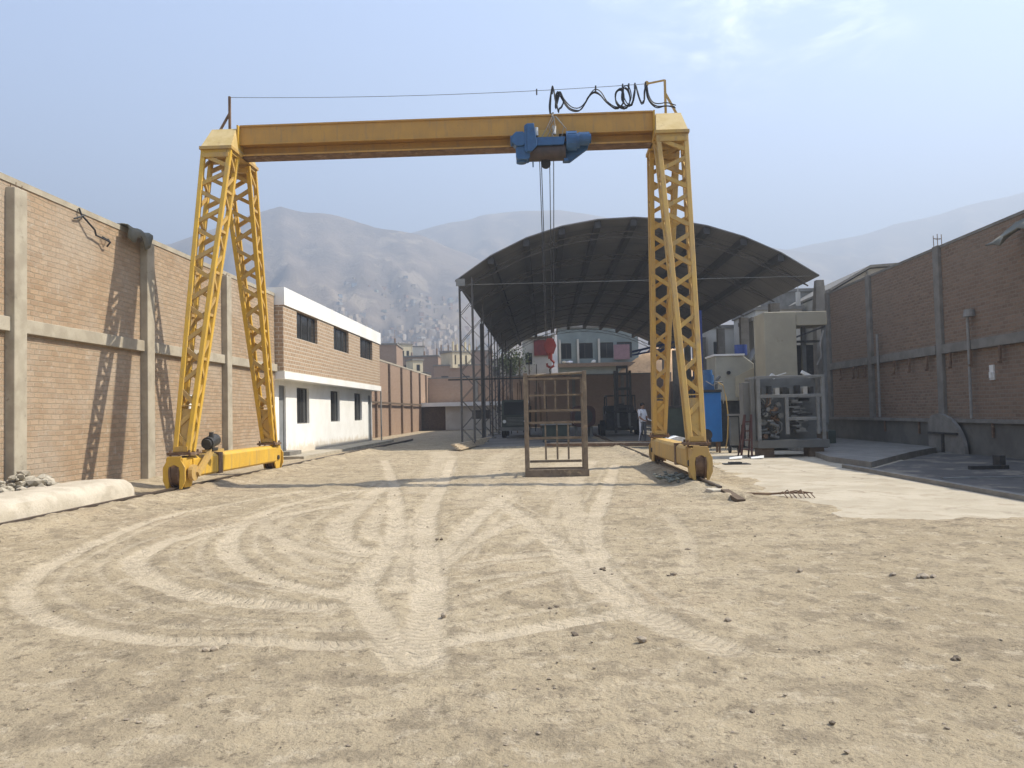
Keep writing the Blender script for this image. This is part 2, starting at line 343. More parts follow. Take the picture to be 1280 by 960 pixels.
for off_, (ii, st_) in ((.30,(0,.55)),(.36,(1,.6)),(-.34,(1,.5)),(.30,(2,.6)),(-.30,(2,.5)),(.26,(3,.5)),(-.42,(5,.5)),(.36,(12,.55)),(-.34,(13,.5)),(.30,(10,.5)),(-.22,(14,.45)),(.24,(16,.45))):
    A = np.array(tracks[ii][0]); T_ = np.gradient(A,axis=0); T_ /= np.linalg.norm(T_,axis=1)[:,None]
    tracks.append(([tuple(q) for q in A+np.stack([-T_[:,1],T_[:,0]],1)*off_*np.linspace(.7,1.3,len(A))[:,None]], .06, st_))
def axis_pts(lo, a, b, hi, step, g=1.22):
    mid = list(np.arange(a, b+step/2, step)); up = []; d = step; x = mid[-1]
    while x < hi: d *= g; x += d; up.append(min(x,hi))
    dn = []; d = step; x = mid[0]
    while x > lo: d *= g; x -= d; dn.append(max(x,lo))
    return np.array(dn[::-1]+mid+up)
gx = axis_pts(-1900,-9.4,8.2,1900,.043); gy = axis_pts(-1900,2.4,11.,11.,.03)
def ys():
    a = list(gy); y = a[-1]; d = .03
    while y < 1900: d = min(d*1.01, .16) if y < 34 else d*1.2; y += d; a.append(min(y,1900))
    return np.array(a)
gy = ys()
GX, GY = np.meshgrid(gx, gy); nx, ny = len(gx), len(gy); fx, fy = GX.ravel(), GY.ravel()
tm = np.zeros(fx.size); ts = np.zeros(fx.size); tt = np.zeros(fx.size); tb_ = np.zeros(fx.size)
edge = (vnoise(fx*5,fy*5,3)-.5)*.5 + (vnoise(fx*16,fy*16,5)-.5)*.35
fade = .55+.6*fbm(fx*.9,fy*.9,3,21)
for P, hw, st in tracks:
    C = crom(P); lo = C.min(0)-hw*2; hi = C.max(0)+hw*2
    idx = np.where((fx>lo[0])&(fx<hi[0])&(fy>lo[1])&(fy<hi[1]))[0]
    cum = np.concatenate([[0],np.cumsum(np.linalg.norm(np.diff(C,axis=0),axis=1))]); T = np.gradient(C,axis=0); T /= np.linalg.norm(T,axis=1)[:,None]
    for k in range(0, len(idx), 20000):
        I = idx[k:k+20000]; d2 = (fx[I,None]-C[None,:,0])**2 + (fy[I,None]-C[None,:,1])**2; j = d2.argmin(1); d = np.sqrt(d2[np.arange(len(I)),j])
        lat = (fx[I]-C[j,0])*(-T[j,1]) + (fy[I]-C[j,1])*T[j,0]
        al = cum[j] + (fx[I]-C[j,0])*T[j,0] + (fy[I]-C[j,1])*T[j,1]
        end = np.minimum(sstep(0,.5,cum[j]), sstep(0,.25,cum[-1]-cum[j]))
        m = st*sstep(1.12,.74,d/(hw*.86)+edge[I]*.8)*end*np.clip(fade[I],0,1)
        tb_[I] = np.maximum(tb_[I], st*end*np.exp(-((d/hw-1.15)/.22)**2))
        up = m > tm[I]; q = I[up]; tm[q] = m[up]; ts[q] = al[up]; tt[q] = lat[up]
near = sstep(60,30,np.abs(fy))*sstep(40,15,np.abs(fx))
rough = 1-.75*tm
crust = fbm(fx*2.1,fy*2.1,5,40); clod = np.maximum(fbm(fx*6.5,fy*6.5,3,60)-.52,0); grit = vnoise(fx*19,fy*19,77)
gz = near*(.05*(fbm(fx*.35,fy*.35,3,1)-.5) + rough*(.022*(crust-.5) + .065*clod + .010*grit) - .010*tm)
gz += near*.006*tb_*rough
gz += near*tm*.0085*sstep(.36,.62,fbm(fx*1.3,fy*1.3,3,123))*np.sign(np.sin(ts*6.2832/.11+np.abs(tt)*14))*sstep(.3,.8,tm)
gz += near*.10*sstep(-8.3,-9.2,fx)*sstep(30,20,fy)*(.6+.8*fbm(fx*1.2,fy*1.2,3,90))     # spoil banked up against the left wall
gz += near*.045*sstep(.55,.0,np.abs(fx+6.85))*fbm(fx*3,fy*3,3,91)
for rx_ in (-7.22,2.95): gz += near*.085*sstep(.6,.10,np.abs(fx-rx_))*sstep(8,9,fy)*(.5+fbm(fx*4,fy*4,3,95))*(fy>(12.6 if rx_>0 else 0))
# level ground under everything that stands on it
for (ax,bx,ay,by) in ((-.6,1.1,17.6,18.6),(3.5,8.5,21.4,34),(-10,-8.9,26.5,44),(5,6,25,27)):
    w = sstep(ax-.5,ax,fx)*sstep(bx+.5,bx,fx)*sstep(ay-.5,ay,fy)*sstep(by+.5,by,fy); gz *= (1-w)
SLAB = [(4.15,20.),(4.05,17.4),(3.9,15.),(3.6,13.1),(3.75,11.2),(3.95,10.2),(4.35,9.75),(4.9,9.65),(5.6,9.95),(6.3,10.3),(7.3,10.5),(8.4,11.),(9.2,14.),(9.3,20.),(9.2,25.),(6.5,26.),(4.4,24.5),(4.2,22.)]
I = np.where((fx>2.5)&(fx<11)&(fy>8.5)&(fy<28))[0]; Q = np.array(SLAB); sd_ = np.full(len(I),9.); ins = np.zeros(len(I),bool)
for (xa,ya),(xb,yb) in zip(Q,np.roll(Q,-1,0)):
    px_, py_ = fx[I], fy[I]; t_ = np.clip(((px_-xa)*(xb-xa)+(py_-ya)*(yb-ya))/((xb-xa)**2+(yb-ya)**2),0,1)
    sd_ = np.minimum(sd_, np.hypot(px_-xa-t_*(xb-xa), py_-ya-t_*(yb-ya)))
    c_ = (ya>py_)!=(yb>py_); ins ^= c_ & (px_ < (xb-xa)*(py_-ya)/(yb-ya+1e-9)+xa)
sd_ = np.where(ins,sd_,-sd_); nn = fbm(px_*1.6,py_*1.6,4,71)*1.0 + (vnoise(px_*9,py_*9,72)-.5)*.10
w_ = sstep(.25,.62,sd_+.75-nn*1.0); gz[I] = gz[I]*(1-w_) + w_*(-.05) + (1-w_)*sstep(-.5,.1,sd_)*.02
gz -= .06*sstep(6.9,7.1,fx)*sstep(8.9,9.1,fy)*sstep(40,35,fy)
gz -= .03*sstep(33,35,fy)
me = bpy.data.meshes.new('ground'); me.vertices.add(nx*ny); me.vertices.foreach_set('co', np.stack([fx,fy,gz],1).astype(np.float32).ravel())
i = np.arange((nx-1)*(ny-1)); r_, c_ = i//(nx-1), i%(nx-1); a_ = r_*nx+c_
quads = np.stack([a_,a_+1,a_+nx+1,a_+nx],1).astype(np.int32)
me.loops.add(quads.size); me.polygons.add(len(quads)); me.loops.foreach_set('vertex_index', quads.ravel())
me.polygons.foreach_set('loop_start', (np.arange(len(quads))*4).astype(np.int32)); me.update(calc_edges=True)
me.polygons.foreach_set('use_smooth', np.ones(len(quads),bool))
for nme, arr in (('track',tm),('along',ts),('across',tt)):
    at = me.attributes.new(nme,'FLOAT','POINT'); at.data.foreach_set('value', arr.astype(np.float32))
ground = bpy.data.objects.new('ground', me); COL.objects.link(ground); ground['kind'] = 'structure'
def groundmat():
    t = NT('dusty earth'); P = t.coord()
    def att(n): a = t.node('ShaderNodeAttribute', attribute_name=n); return a.outputs['Fac']
    tr, al, ac = att('track'), att('along'), att('across')
    col = t.mix(t.ramp(t.noise(P,.55,7,.62),.36,.64), (.445,.368,.25), (.37,.302,.20))
    col = t.mix(t.ramp(t.noise(P,.23,5,.6),.52,.72,0,.5), col, (.38,.285,.195))
    col = t.mix(t.ramp(t.noise(P,2.6,8,.72),.48,.60,0,.7), col, (.25,.205,.142))
    col = t.mix(t.ramp(t.noise(P,4.6,8,.75),.52,.63,0,.85), col, (.50,.42,.30))
    col = t.mix(t.ramp(t.noise(P,11,6,.8),.545,.64,0,.85), col, (.18,.145,.10))
    col = t.mix(t.ramp(t.noise(P,42,4,.8),.57,.68,0,.7), col, (.155,.125,.09))
    al2 = t.math('ADD', al, t.math('MULTIPLY', t.math('ABSOLUTE', ac), .55))
    tread = t.ramp(t.math('SINE', t.math('MULTIPLY', al2, 6.2832/.085)), -.2,.5)
    tread = t.math('MULTIPLY', tread, t.ramp(t.noise(P,1.1,3),.38,.56))
    dust = t.mix(t.ramp(t.noise(P,7,5,.7),.4,.65), (.585,.495,.36), (.515,.435,.312))
    dust = t.mix(t.math('MULTIPLY', tread, .42), dust, (.33,.275,.20))
    col = t.mix(t.math('MULTIPLY', t.math('MULTIPLY', tr, t.ramp(t.noise(P,3.2,6,.7),.22,.5,.6,1.)), .95), col, dust)
    h = t.math('ADD', t.noise(P,26,8,.7), t.math('MULTIPLY', t.noise(P,8,6,.7), 1.3))
    n = t.bump(h, .8, .04); n = t.bump(t.math('MULTIPLY', t.math('MULTIPLY', tread, tr), 1.), .5, .016, n)
    return t.done(col, .97, n, 0, .1)
me.materials.append(groundmat())

# flat dusty concrete apron and dark paving on the right, each a few millimetres above what lies below
def poly_sheet(pts, z0, z1, name, mat, kind='structure', jitter=0.):
    C = crom(pts+[pts[0]], .25) if jitter else np.array(pts)
    if jitter:
        k = np.arange(len(C)); C = C + np.stack([vnoise(k*.7,k*0,5)-.5, vnoise(k*.7,k*0,9)-.5],1)*jitter
    o = MB().prism([tuple(p) for p in C],'z',z0,z1).build(name, mat); o['kind'] = kind; return o
poly_sheet(SLAB, -.08, .012, 'concrete_slab', M['slab'], jitter=.22)
poly_sheet([(7.02,9.),(11.85,9.),(11.85,24.),(9.95,21.7),(7.5,18.25),(7.1,18.1)], -.1, .02, 'dark_paving', M['asphalt'])
poly_sheet([(7.3,20.7),(7.45,18.4),(9.9,21.9),(11.84,24.3),(11.84,33),(8.6,33),(8.4,26.6)], -.1, .15, 'concrete_ramp', M['concrete_grey'])
poly_sheet([(-3.6,33.),(11.9,33.),(11.9,75.8),(-3.6,75.8)], -.1, .006, 'shed_floor', pm('oil dark shed floor',(.23,.21,.18),(.17,.155,.135),scale=.5,bump=.2))  # floor sheet darker than the open earth, under the whole roof
poly_sheet([(-9.47,26.9),(-8.3,26.9),(-8.3,43.2),(-9.47,43.2)], -.1, .10, 'sidewalk', M['concrete'])
mk = MB(); mk.bar((7.0,9.,.03),(6.93,18.6,.03),.14,.12); o = mk.build('kerb', M['concrete_grey']); o['kind'] = 'structure'

# ------------------------------------------------------------------ hills
def hill(name, Rd, prof, a0, a1, seed, na=200, nr=90, spur=.24, col=None):
    """prof: (x,z) of the ridge line at 1000 m, scaled to distance Rd; a real height field"""
    px = np.array([p[0] for p in prof])/1000.; pz = np.array([p[1] for p in prof])/1000.
    U = np.linspace(a0,a1,na); T = np.concatenate([np.linspace(.28,1,nr), np.linspace(1.03,1.5,14)])
    UU, TT = np.meshgrid(U, T); rid = np.interp(UU, px, pz)
    rid = rid + .006*(fbm(UU*22,UU*0+seed,4,seed)-.5)
    s = np.clip((TT-.28)/.72,0,1); back = np.clip((TT-1)/.5,0,1)
    warp = .35*(fbm(UU*6,TT*3,3,seed+5)-.5)
    g = np.abs(fbm(UU*14+warp,TT*3.2+3*warp,4,seed+9)-.5)*2; g2 = np.abs(fbm(UU*38+warp,TT*9,3,seed+13)-.5)*2
    H = rid*(s**1.35)*(1-.55*back)
    H -= rid*spur*(g*1.0+.35*g2)*np.sin(np.pi*np.clip(s,0,1))**.7
    Y = Rd*TT; X = UU*Y; Z = H*Rd*np.where(TT>1,1,1)
    n, m = UU.shape[1], UU.shape[0]
    vs = np.stack([X,Y,Z-.5],2).reshape(-1,3); i = np.arange((n-1)*(m-1)); a = (i//(n-1))*n + i%(n-1)
    me = bpy.data.meshes.new(name); me.from_pydata(vs.tolist(), [], np.stack([a,a+1,a+n+1,a+n],1).tolist())
    for p in me.polygons: p.use_smooth = True
    o = bpy.data.objects.new(name, me); COL.objects.link(o); o['kind'] = 'structure'; me.materials.append(col)
    def at(u, t):
        iu = int(np.clip((u-a0)/(a1-a0)*(n-1),0,n-1)); it = int(np.argmin(np.abs(T-t))); return X[it,iu],Y[it,iu],Z[it,iu]
    return o, at
def hillmat():
    t = NT('dry hillside'); P = t.coord(); g = t.node('ShaderNodeNewGeometry')
    col = t.mix(t.ramp(t.noise(P,.012,8,.65),.4,.62), (.22,.175,.135), (.145,.12,.10))
    col = t.mix(t.ramp(t.noise(P,.06,6,.7),.52,.66,0,.6), col, (.28,.225,.17))
    col = t.mix(t.ramp(t.noise(P,.022,7,.7),.55,.60,0,.7), col, (.33,.27,.20))
    return t.done(col, .98, t.bump(t.noise(P,.08,6,.65),.8,4.), 0, .05)
HM = hillmat(); RA = 900.
hillA, atA = hill('hill', RA, [(-1400,150),(-1000,190),(-709,208),(-560,222),(-479,232),(-420,250),(-375,268),(-336,277),(-300,268),(-273,264),(-240,252),(-211,243),(-180,238),(-149,232),(-90,205),(0,160),(120,120),(300,80),(700,50)], -1.3, .6, 31, col=HM)
hillB, _ = hill('hill', RA*1.38, [(-700,180),(-300,200),(-200,225),(-149,238),(-76,256),(-25,259),(26,259),(87,246),(160,228),(257,212),(330,196),(500,170),(900,120)], -.6, .8, 47, col=HM)
hillC, _ = hill('hill', RA*1.62, [(-100,90),(60,130),(200,175),(300,195),(377,210),(476,233),(605,264),(700,282),(820,296),(1000,290),(1500,260)], -.1, 1.3, 59, col=HM)

# ------------------------------------------------------------------ the air
hz = MB().box(-1880,-1880,-3,1880,1880,450)
hm = bpy.data.materials.new('dusty air'); hm.use_nodes = True; nt = hm.node_tree; nt.nodes.clear()
out = nt.nodes.new('ShaderNodeOutputMaterial'); pv = nt.nodes.new('ShaderNodeVolumePrincipled'); nt.links.new(pv.outputs[0], out.inputs['Volume'])
pv.inputs['Color'].default_value = (.70,.82,1.,1); pv.inputs['Density'].default_value = HAZE; pv.inputs['Anisotropy'].default_value = .21
haze = hz.build('haze', hm); haze['kind'] = 'stuff'

# ------------------------------------------------------------------ sky, sun, camera
W = bpy.data.worlds.new('World'); S.world = W; W.use_nodes = True; wn = W.node_tree.nodes; wl = W.node_tree.links
bg = wn['Background']; sky = wn.new('ShaderNodeTexSky'); sky.sky_type = 'NISHITA'; sky.sun_disc = False
sky.sun_elevation = R(49.5); sky.sun_rotation = R(78.7); sky.air_density = 1.2; sky.dust_density = 1.2; sky.ozone_density = 2.5; sky.altitude = 300
tc = wn.new('ShaderNodeTexCoord'); mp = wn.new('ShaderNodeMapping'); mp.inputs['Scale'].default_value = (6,6,16.); wl.new(tc.outputs['Generated'], mp.inputs['Vector'])
nz = wn.new('ShaderNodeTexNoise'); nz.inputs['Scale'].default_value = 1.25; nz.inputs['Detail'].default_value = 8; nz.inputs['Roughness'].default_value = .62; nz.inputs['Distortion'].default_value = .5
wl.new(mp.outputs[0], nz.inputs['Vector'])
rm = wn.new('ShaderNodeMapRange'); rm.inputs['From Min'].default_value = .44; rm.inputs['From Max'].default_value = .72; rm.inputs['To Max'].default_value = .95; rm.interpolation_type = 'SMOOTHSTEP'; wl.new(nz.outputs['Fac'], rm.inputs['Value'])
fac = None
for dv, wd in (((.215,.87,.46),.16),((.10,.85,.52),.13),((.33,.85,.42),.10),((-.62,.70,.36),.10),((.75,.55,.4),.3),((-.4,-.7,.5),.7)):   # where the few wisps of cloud stand
    dn = wn.new('ShaderNodeVectorMath'); dn.operation = 'DISTANCE'; dn.inputs[1].default_value = V(dv).normalized(); wl.new(tc.outputs['Generated'], dn.inputs[0])
    mr = wn.new('ShaderNodeMapRange'); mr.inputs['From Min'].default_value = wd; mr.inputs['From Max'].default_value = 0; mr.interpolation_type = 'SMOOTHSTEP'; wl.new(dn.outputs['Value'], mr.inputs['Value'])
    if fac is None: fac = mr.outputs[0]
    else:
        ad = wn.new('ShaderNodeMath'); ad.operation = 'MAXIMUM'; wl.new(fac, ad.inputs[0]); wl.new(mr.outputs[0], ad.inputs[1]); fac = ad.outputs[0]
mu = wn.new('ShaderNodeMath'); mu.operation = 'MULTIPLY'; wl.new(fac, mu.inputs[0]); wl.new(rm.outputs[0], mu.inputs[1])
mx = wn.new('ShaderNodeMix'); mx.data_type = 'RGBA'; wl.new(mu.outputs[0], mx.inputs[0]); tn = wn.new('ShaderNodeMix'); tn.data_type = 'RGBA'; tn.blend_type = 'MULTIPLY'; tn.inputs[0].default_value = 1; tn.inputs[7].default_value = (.985,.97,1.02,1); wl.new(sky.outputs[0], tn.inputs[6]); wl.new(tn.outputs[2], mx.inputs[6]); mx.inputs[7].default_value = (8.5,8.8,9.2,1)
wl.new(mx.outputs[2], bg.inputs['Color']); bg.inputs['Strength'].default_value = SKY
sd = V((1,.2,1.2)).normalized()
sl = bpy.data.lights.new('sun','SUN'); sl.energy = SUN; sl.angle = R(.6); sl.color = (1,.925,.79)
so = bpy.data.objects.new('sun', sl); COL.objects.link(so); so.rotation_euler = sd.to_track_quat('Z','Y').to_euler(); so.location = (30,0,60)
cd = bpy.data.cameras.new('camera'); cam = bpy.data.objects.new('camera', cd); COL.objects.link(cam); S.camera = cam
r_, u_, f_ = V((.998949,.040550,-.021381)), V((.022825,-.035481,.999110)), V((-.039755,.998547,.036370))
cam.matrix_world = Matrix(((r_.x,u_.x,-f_.x,0),(r_.y,u_.y,-f_.y,0),(r_.z,u_.z,-f_.z,1.45),(0,0,0,1)))
cd.sensor_width = 36; cd.lens = 36*985/1280; cd.clip_end = 6000; cd.clip_start = .05
S.view_settings.view_transform = 'Standard'; S.view_settings.look = 'None'; S.view_settings.gamma = 1; S.view_settings.exposure = EXPO
S.cycles.use_denoising = True; S.cycles.max_bounces = 6; S.cycles.diffuse_bounces = 3; S.cycles.volume_bounces = 0
# ------------------------------------------------------------------ left brick wall
WX = -9.3
t = thing('brick_wall','tall tan brick wall with pale concrete pillars beside the yellow crane, in full sun','wall',(WX,12,0))
w = MB().wall('x',WX-.3,WX,-4,26.95,-.1,5.68); w.build('brick_panel', M['brick_tan'], t)
MB().box(WX-.31,-4,5.68,WX+.02,26.95,5.79).build('coping', M['concrete'], t)
ly = [-.4,4.2,8.8,13.42,18.02,22.63]
for i, y in enumerate(ly):
    c = MB().box(WX-.05,y-.17,-.1,WX+.17,y+.17,5.62 if i!=3 else 5.58)
    c.build('pillar', M['concrete'], t, bevel=.015)
tb = MB()
for a, b in zip([-4]+[y+.17 for y in ly], [y-.17 for y in ly]+[26.95]): tb.box(WX-.02,a,3.05,WX+.10,b,3.3)
tb.build('tie_beam', M['concrete'], t, bevel=.01)
rb = MB()
for y in ly[1:]:
    for k in range(4): rb.tube([(WX+.02+.1*(k%2),y-.08+.16*(k//2),5.55),(WX+.03+.1*(k%2),y-.08+.16*(k//2),5.66+.05*random.random())],.008,5)
rb.build('starter_bar', M['rust'], t)
k = MB(); pts = [(WX+.05,15.35,5.75),(WX+.07,15.4,5.62),(WX+.1,15.5,5.55),(WX+.14,15.75,5.4),(WX+.08,15.9,5.32),(WX+.1,16.15,5.3),(WX+.16,16.3,5.26),(WX+.06,16.35,5.18)]
k.tube(pts,.02,5); k.tube([(WX+.04,15.2,5.5),(WX+.1,15.4,5.6),(WX+.05,15.55,5.66)],.018,5); k.tube([(WX+.04,16.2,5.36),(WX+.12,16.33,5.3),(WX+.04,16.42,5.36)],.015,5)
single(k,'cable_scrap',M['cable'],'twist of dark cable hanging near the top of the tan brick wall','cable')
# tarp draped over the pillar head
tm_ = MB(); n = 9
vs = []; fs = []
for j in range(6):
    for i in range(n):
        y = 16.95+1.0*i/(n-1); q = j/5
        vs.append((WX-.1+.33*min(q*2,1)+.03*math.sin(i*2.1+j), y, 5.83-(.32+.12*math.sin(i*1.3))*max(0,q-.35)/.65*1.0 + .03*math.sin(i*1.7)))
for j in range(5):
    for i in range(n-1): a = j*n+i; fs.append((a,a+1,a+n+1,a+n))
tm_.add(vs,fs); o = single(tm_,'tarpaulin',M['tarp'],'dark grey green tarpaulin draped over the pillar head on the tan wall','tarpaulin',smooth=True)
md = o.modifiers.new('thick','SOLIDIFY'); md.thickness = .02
sg = MB().box(WX,20.3,1.72,WX+.02,20.62,2.1); single(sg,'notice_sign',M['sign'],'small white notice on the tan brick wall behind the crane leg','sign')

# ------------------------------------------------------------------ white and brick office block
OX, OL, OY0, OY1 = -9.0, -9.47, 27.0, 43.1
t = thing('office_building','two storey office with white ground floor and brick upper storey with dark windows','building',(OX-2.5,35,0))
lw = [(29.9,31.5,1.2,2.6),(34.7,36.25,1.22,2.6),(39.1,40.7,1.22,2.6)]; ld = [(27.85,28.6,.0,2.62),(42.15,43.0,.0,2.55)]
MB().wall('x',OL-.25,OL,OY0,OY1,0.,2.80,lw+ld).box(OL-4,OY0,0,OL-.25,OY0+.2,2.8).box(OL-4,OY1-.2,0,OL-.25,OY1,2.8).build('ground_floor_wall', M['white'], t)
uw = [(28.5,31.15,4.35,5.35),(33.6,36.2,4.35,5.35),(38.5,41.25,4.35,5.35)]
MB().wall('x',OX-.25,OX,OY0,OY1,3.06,5.38,uw).box(OX-4.4,OY0,3.06,OX-.25,OY0+.2,5.38).box(OX-4.4,OY1-.2,3.06,OX-.25,OY1,5.38).build('upper_wall', M['brick_office'], t)
MB().box(OX-4.4,OY0-.02,2.80,OX+.04,OY1+.1,3.06).build('floor_slab', M['white'], t)
MB().box(OX-4.4,OY0-.015,5.38,OX+.05,OY1+.12,6.0).build('parapet', M['white'], t)
def window(par, x, y0, y1, z0, z1, mull):
    fr = MB(); s = .05; x0, x1 = x-.16, x-.10
    fr.box(x0,y0,z0,x1,y0+s,z1).box(x0,y1-s,z0,x1,y1,z1).box(x0,y0+s,z0,x1,y1-s,z0+s).box(x0,y0+s,z1-s,x1,y1-s,z1)
    for k in range(1,mull+1): ym = y0+(y1-y0)*k/(mull+1); fr.box(x0+.003,ym-s/2,z0+s,x1-.003,ym+s/2,z1-s)
    f = fr.build('window', M['frame'], par); MB().box(x-.14,y0+.04,z0+.04,x-.125,y1-.04,z1-.04).build('pane', M['glass'], f); return f
for h in uw: window(t, OX, *h, 2)
for h in lw: window(t, OL, *h, 1)
for y0, y1, z0, z1 in ld:
    d = MB(); d.box(OL-.14,y0+.05,.10,OL-.09,y1-.05,z1-.05); dd = d.build('door', M['door'], t)
    MB().box(OL-.17,y0,.10,OL-.06,y0+.05,z1).box(OL-.17,y1-.05,.10,OL-.06,y1,z1).box(OL-.17,y0+.05,z1-.05,OL-.06,y1-.05,z1).build('frame', M['steel_lgrey'], dd)
    MB().box(OL-.09,y0+.10,1.0,OL-.05,y0+.16,1.22).build('handle', M['sign'], dd)
MB().box(-9.46,27.55,.10,-9.0,28.9,.24).build('doorstep', M['concrete_grey'], t, bevel=.01)
MB().cyl((OX+.06,43.0,0.1),(OX+.06,43.0,2.8),.04,8).build('downpipe', M['pvc'], t)

# ------------------------------------------------------------------ long boundary wall beyond the office, back wall
FX = -11.2
t = thing('brick_wall','long plain brick wall with thin brown pillars running back from the office','wall',(FX,60,0))
MB().wall('x',FX-.25,FX,43.2,78.3,-.1,5.2).build('brick_panel', M['brick_far'], t)
MB().box(FX-.27,43.2,5.2,FX+.03,78.3,5.32).build('coping', M['concrete'], t)
for y in (47.2,52.0,56.6,61.5,66.0,70.6,74.4): MB().box(FX-.02,y-.12,0,FX+.16,y+.12,5.19).build('pillar', M['brick_brown'], t)
tb = MB(); tb.box(FX+.16,43.4,2.25,FX+.24,78,2.38); tb.build('handrail', M['wood_dark'], t)
t = thing('brick_wall','brown brick wall closing the far end of the yard','wall',(2,76.4,0))
MB().wall('y',76.2,76.45,FX+.02,12.3,-.1,4.9).build('brick_panel', M['brick_far'], t)
MB().box(FX+.02,76.17,4.9,12.3,76.48,5.02).build('coping', M['concrete_grey'], t)
for x in (-6.5,-1.8,2.9,7.6): MB().box(x-.15,76.1,0,x+.15,76.21,4.89).build('pillar', M['concrete_grey'], t)
# low white shed in front of it
t = thing('storage_shed','low white shed with flat roof and one dark window at the far left','shed',(-6,73,0))
MB().wall('y',71.,71.2,-8.9,-1.6,0,2.15,[(-6.5,-4.9,.95,1.75)]).box(-8.9,71.2,0,-8.7,76.,2.15).box(-1.8,71.2,0,-1.6,76.,2.15).build('wall', M['offwhite'], t)
MB().box(-11.1,70.5,2.15,-1.3,76.1,2.5).build('roof', M['white'], t)
f = MB().box(-6.5,71.08,.95,-4.9,71.14,1.0).box(-6.5,71.08,1.7,-4.9,71.14,1.75).box(-5.75,71.085,1.0,-5.65,71.135,1.7).build('window', M['frame'], t)
MB().box(-6.48,71.1,.97,-4.92,71.12,1.73).build('pane', M['glass'], f)
MB().box(-11.1,71.3,0,-8.95,71.45,2.14).build('gate', M['wood_dark'], t)

# ------------------------------------------------------------------ right brick wall (in shade)
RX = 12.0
t = thing('brick_wall','tall shaded brick wall with concrete pillars on the right of the yard','wall',(RX,20,0))
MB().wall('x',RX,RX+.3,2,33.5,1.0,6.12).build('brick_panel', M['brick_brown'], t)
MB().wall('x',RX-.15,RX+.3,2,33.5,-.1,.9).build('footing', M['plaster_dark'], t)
MB().box(RX-.24,2,.9,RX+.3,33.5,1.0).build('ledge', M['concrete_grey'], t)
ry = [4.9,9.7,14.5,19.35,24.15,29.2,33.35]
for i, y in enumerate(ry):
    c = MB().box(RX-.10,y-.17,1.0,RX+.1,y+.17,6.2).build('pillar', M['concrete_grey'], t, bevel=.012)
    if i in (3,4):
        b = MB()
        for k in range(4): b.tube([(RX-.06+.12*(k%2),y-.12+.24*(k//2),6.15),(RX-.06+.12*(k%2),y-.11+.24*(k//2),6.52+.1*random.random())],.011,5)
        b.tube([(RX-.06,y-.12,6.42),(RX-.06,y+.12,6.46),(RX+.06,y+.12,6.42),(RX+.06,y-.12,6.4),(RX-.06,y-.12,6.42)],.008,5)
        b.build('starter_bar', M['rust'], c)
tb = MB()
for a, b in zip([2]+[y+.17 for y in ry], [y-.17 for y in ry]): tb.box(RX-.13,a,2.93,RX+.05,b,3.2)
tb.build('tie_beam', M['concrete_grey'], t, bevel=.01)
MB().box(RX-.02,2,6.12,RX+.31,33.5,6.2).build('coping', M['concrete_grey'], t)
for y in (20.9,22.3,23.4,24.8,26.0,27.1,29.5,30.1,30.6,31.9):
    hk = MB().box(RX-.17,y-.035,2.52,RX-.12,y+.035,2.93).box(RX-.21,y-.03,2.46,RX-.12,y+.03,2.52)
    hk.build('bracket', M['rust'], t)
for y in (21.3,24.,25.4,27.9):
    MB().box(RX-.21,y-.03,.52,RX-.16,y+.03,.90).build('bracket', M['rust'], t)
c = MB().cyl((RX-.17,28.3,1.02),(RX-.17,28.3,3.95),.045,10); single(c,'conduit',M['pvc'],'pale vertical conduit pipe on the shaded wall, the one farther along toward the shed','pipe')
c = MB().cyl((RX-.17,22.35,1.02),(RX-.17,22.35,3.85),.04,10).cyl((RX-.12,22.35,3.85),(RX-.12,22.35,4.05),.16,12,.12); single(c,'conduit',M['pvc'],'pale vertical conduit ending in a small lamp box on the shaded wall','pipe')
sw = MB().box(RX-.04,21.42,2.05,RX,21.62,2.45).box(RX-.08,21.46,2.1,RX-.04,21.58,2.26); single(sw,'switch_box',M['sign'],'small white switch box on the shaded brick wall','electric box')
aw = MB(); n0 = 0
for j in range(5):
    pass
vs = []; fs = []; n = 10
for j in range(6):
    for i in range(n):
        y = 19.9-2.4*i/(n-1); q = j/5
        vs.append((RX-.03-.75*q+.03*math.sin(i*1.9+j), y+.25*q*(1 if i<4 else 0), 5.95-.55*q-.10*math.sin(i*1.1)*q+.05*math.sin(i*2.3+j*1.2)))
for j in range(5):
    for i in range(n-1): a = j*n+i; fs.append((a,a+1,a+n+1,a+n))
aw.add(vs,fs); o = single(aw,'awning',M['tarp'],'dark sagging awning hung on the shaded wall at the right edge','awning',smooth=True); o.modifiers.new('thick','SOLIDIFY').thickness = .03
# leaning half disc formwork
t = thing('formwork_disc','grey half round plate leaning against the shaded wall footing','formwork',(RX-.35,23.2,0))
hd = [(24.45,.02),(24.45,.92),(24.25,1.1)]+[(23.9-1.5*math.sin(a),.02+1.13*math.cos(a)) for a in np.linspace(0,math.pi/2,14)]
MB().prism(hd,'x',RX-.36,RX-.26).build('plate', M['concrete_grey'], t)
MB().box(RX-.41,22.72,.55,RX-.362,24.4,.61).box(RX-.41,23.5,.03,RX-.362,23.6,.55).build('batten', M['steel_dark'], t)
ln = MB().box(7.5,15.25,.02,11.8,15.31,.05); single(ln,'steel_bar',M['steel_lgrey'],'long thin steel bar lying across the dark paving','bar')
sp = MB().box(8.6,13.2,.02,11.7,14.6,.05); single(sp,'steel_plate',M['steel_dark'],'dark flat steel plate lying on the dark paving','plate')
ls = MB().box(9.1,17.3,.02,9.9,17.42,.10).box(9.78,17.42,.02,9.9,17.7,.3); single(ls,'steel_offcut',M['steel_dark'],'small dark steel offcut on the paving in front of the half round plate','scrap')

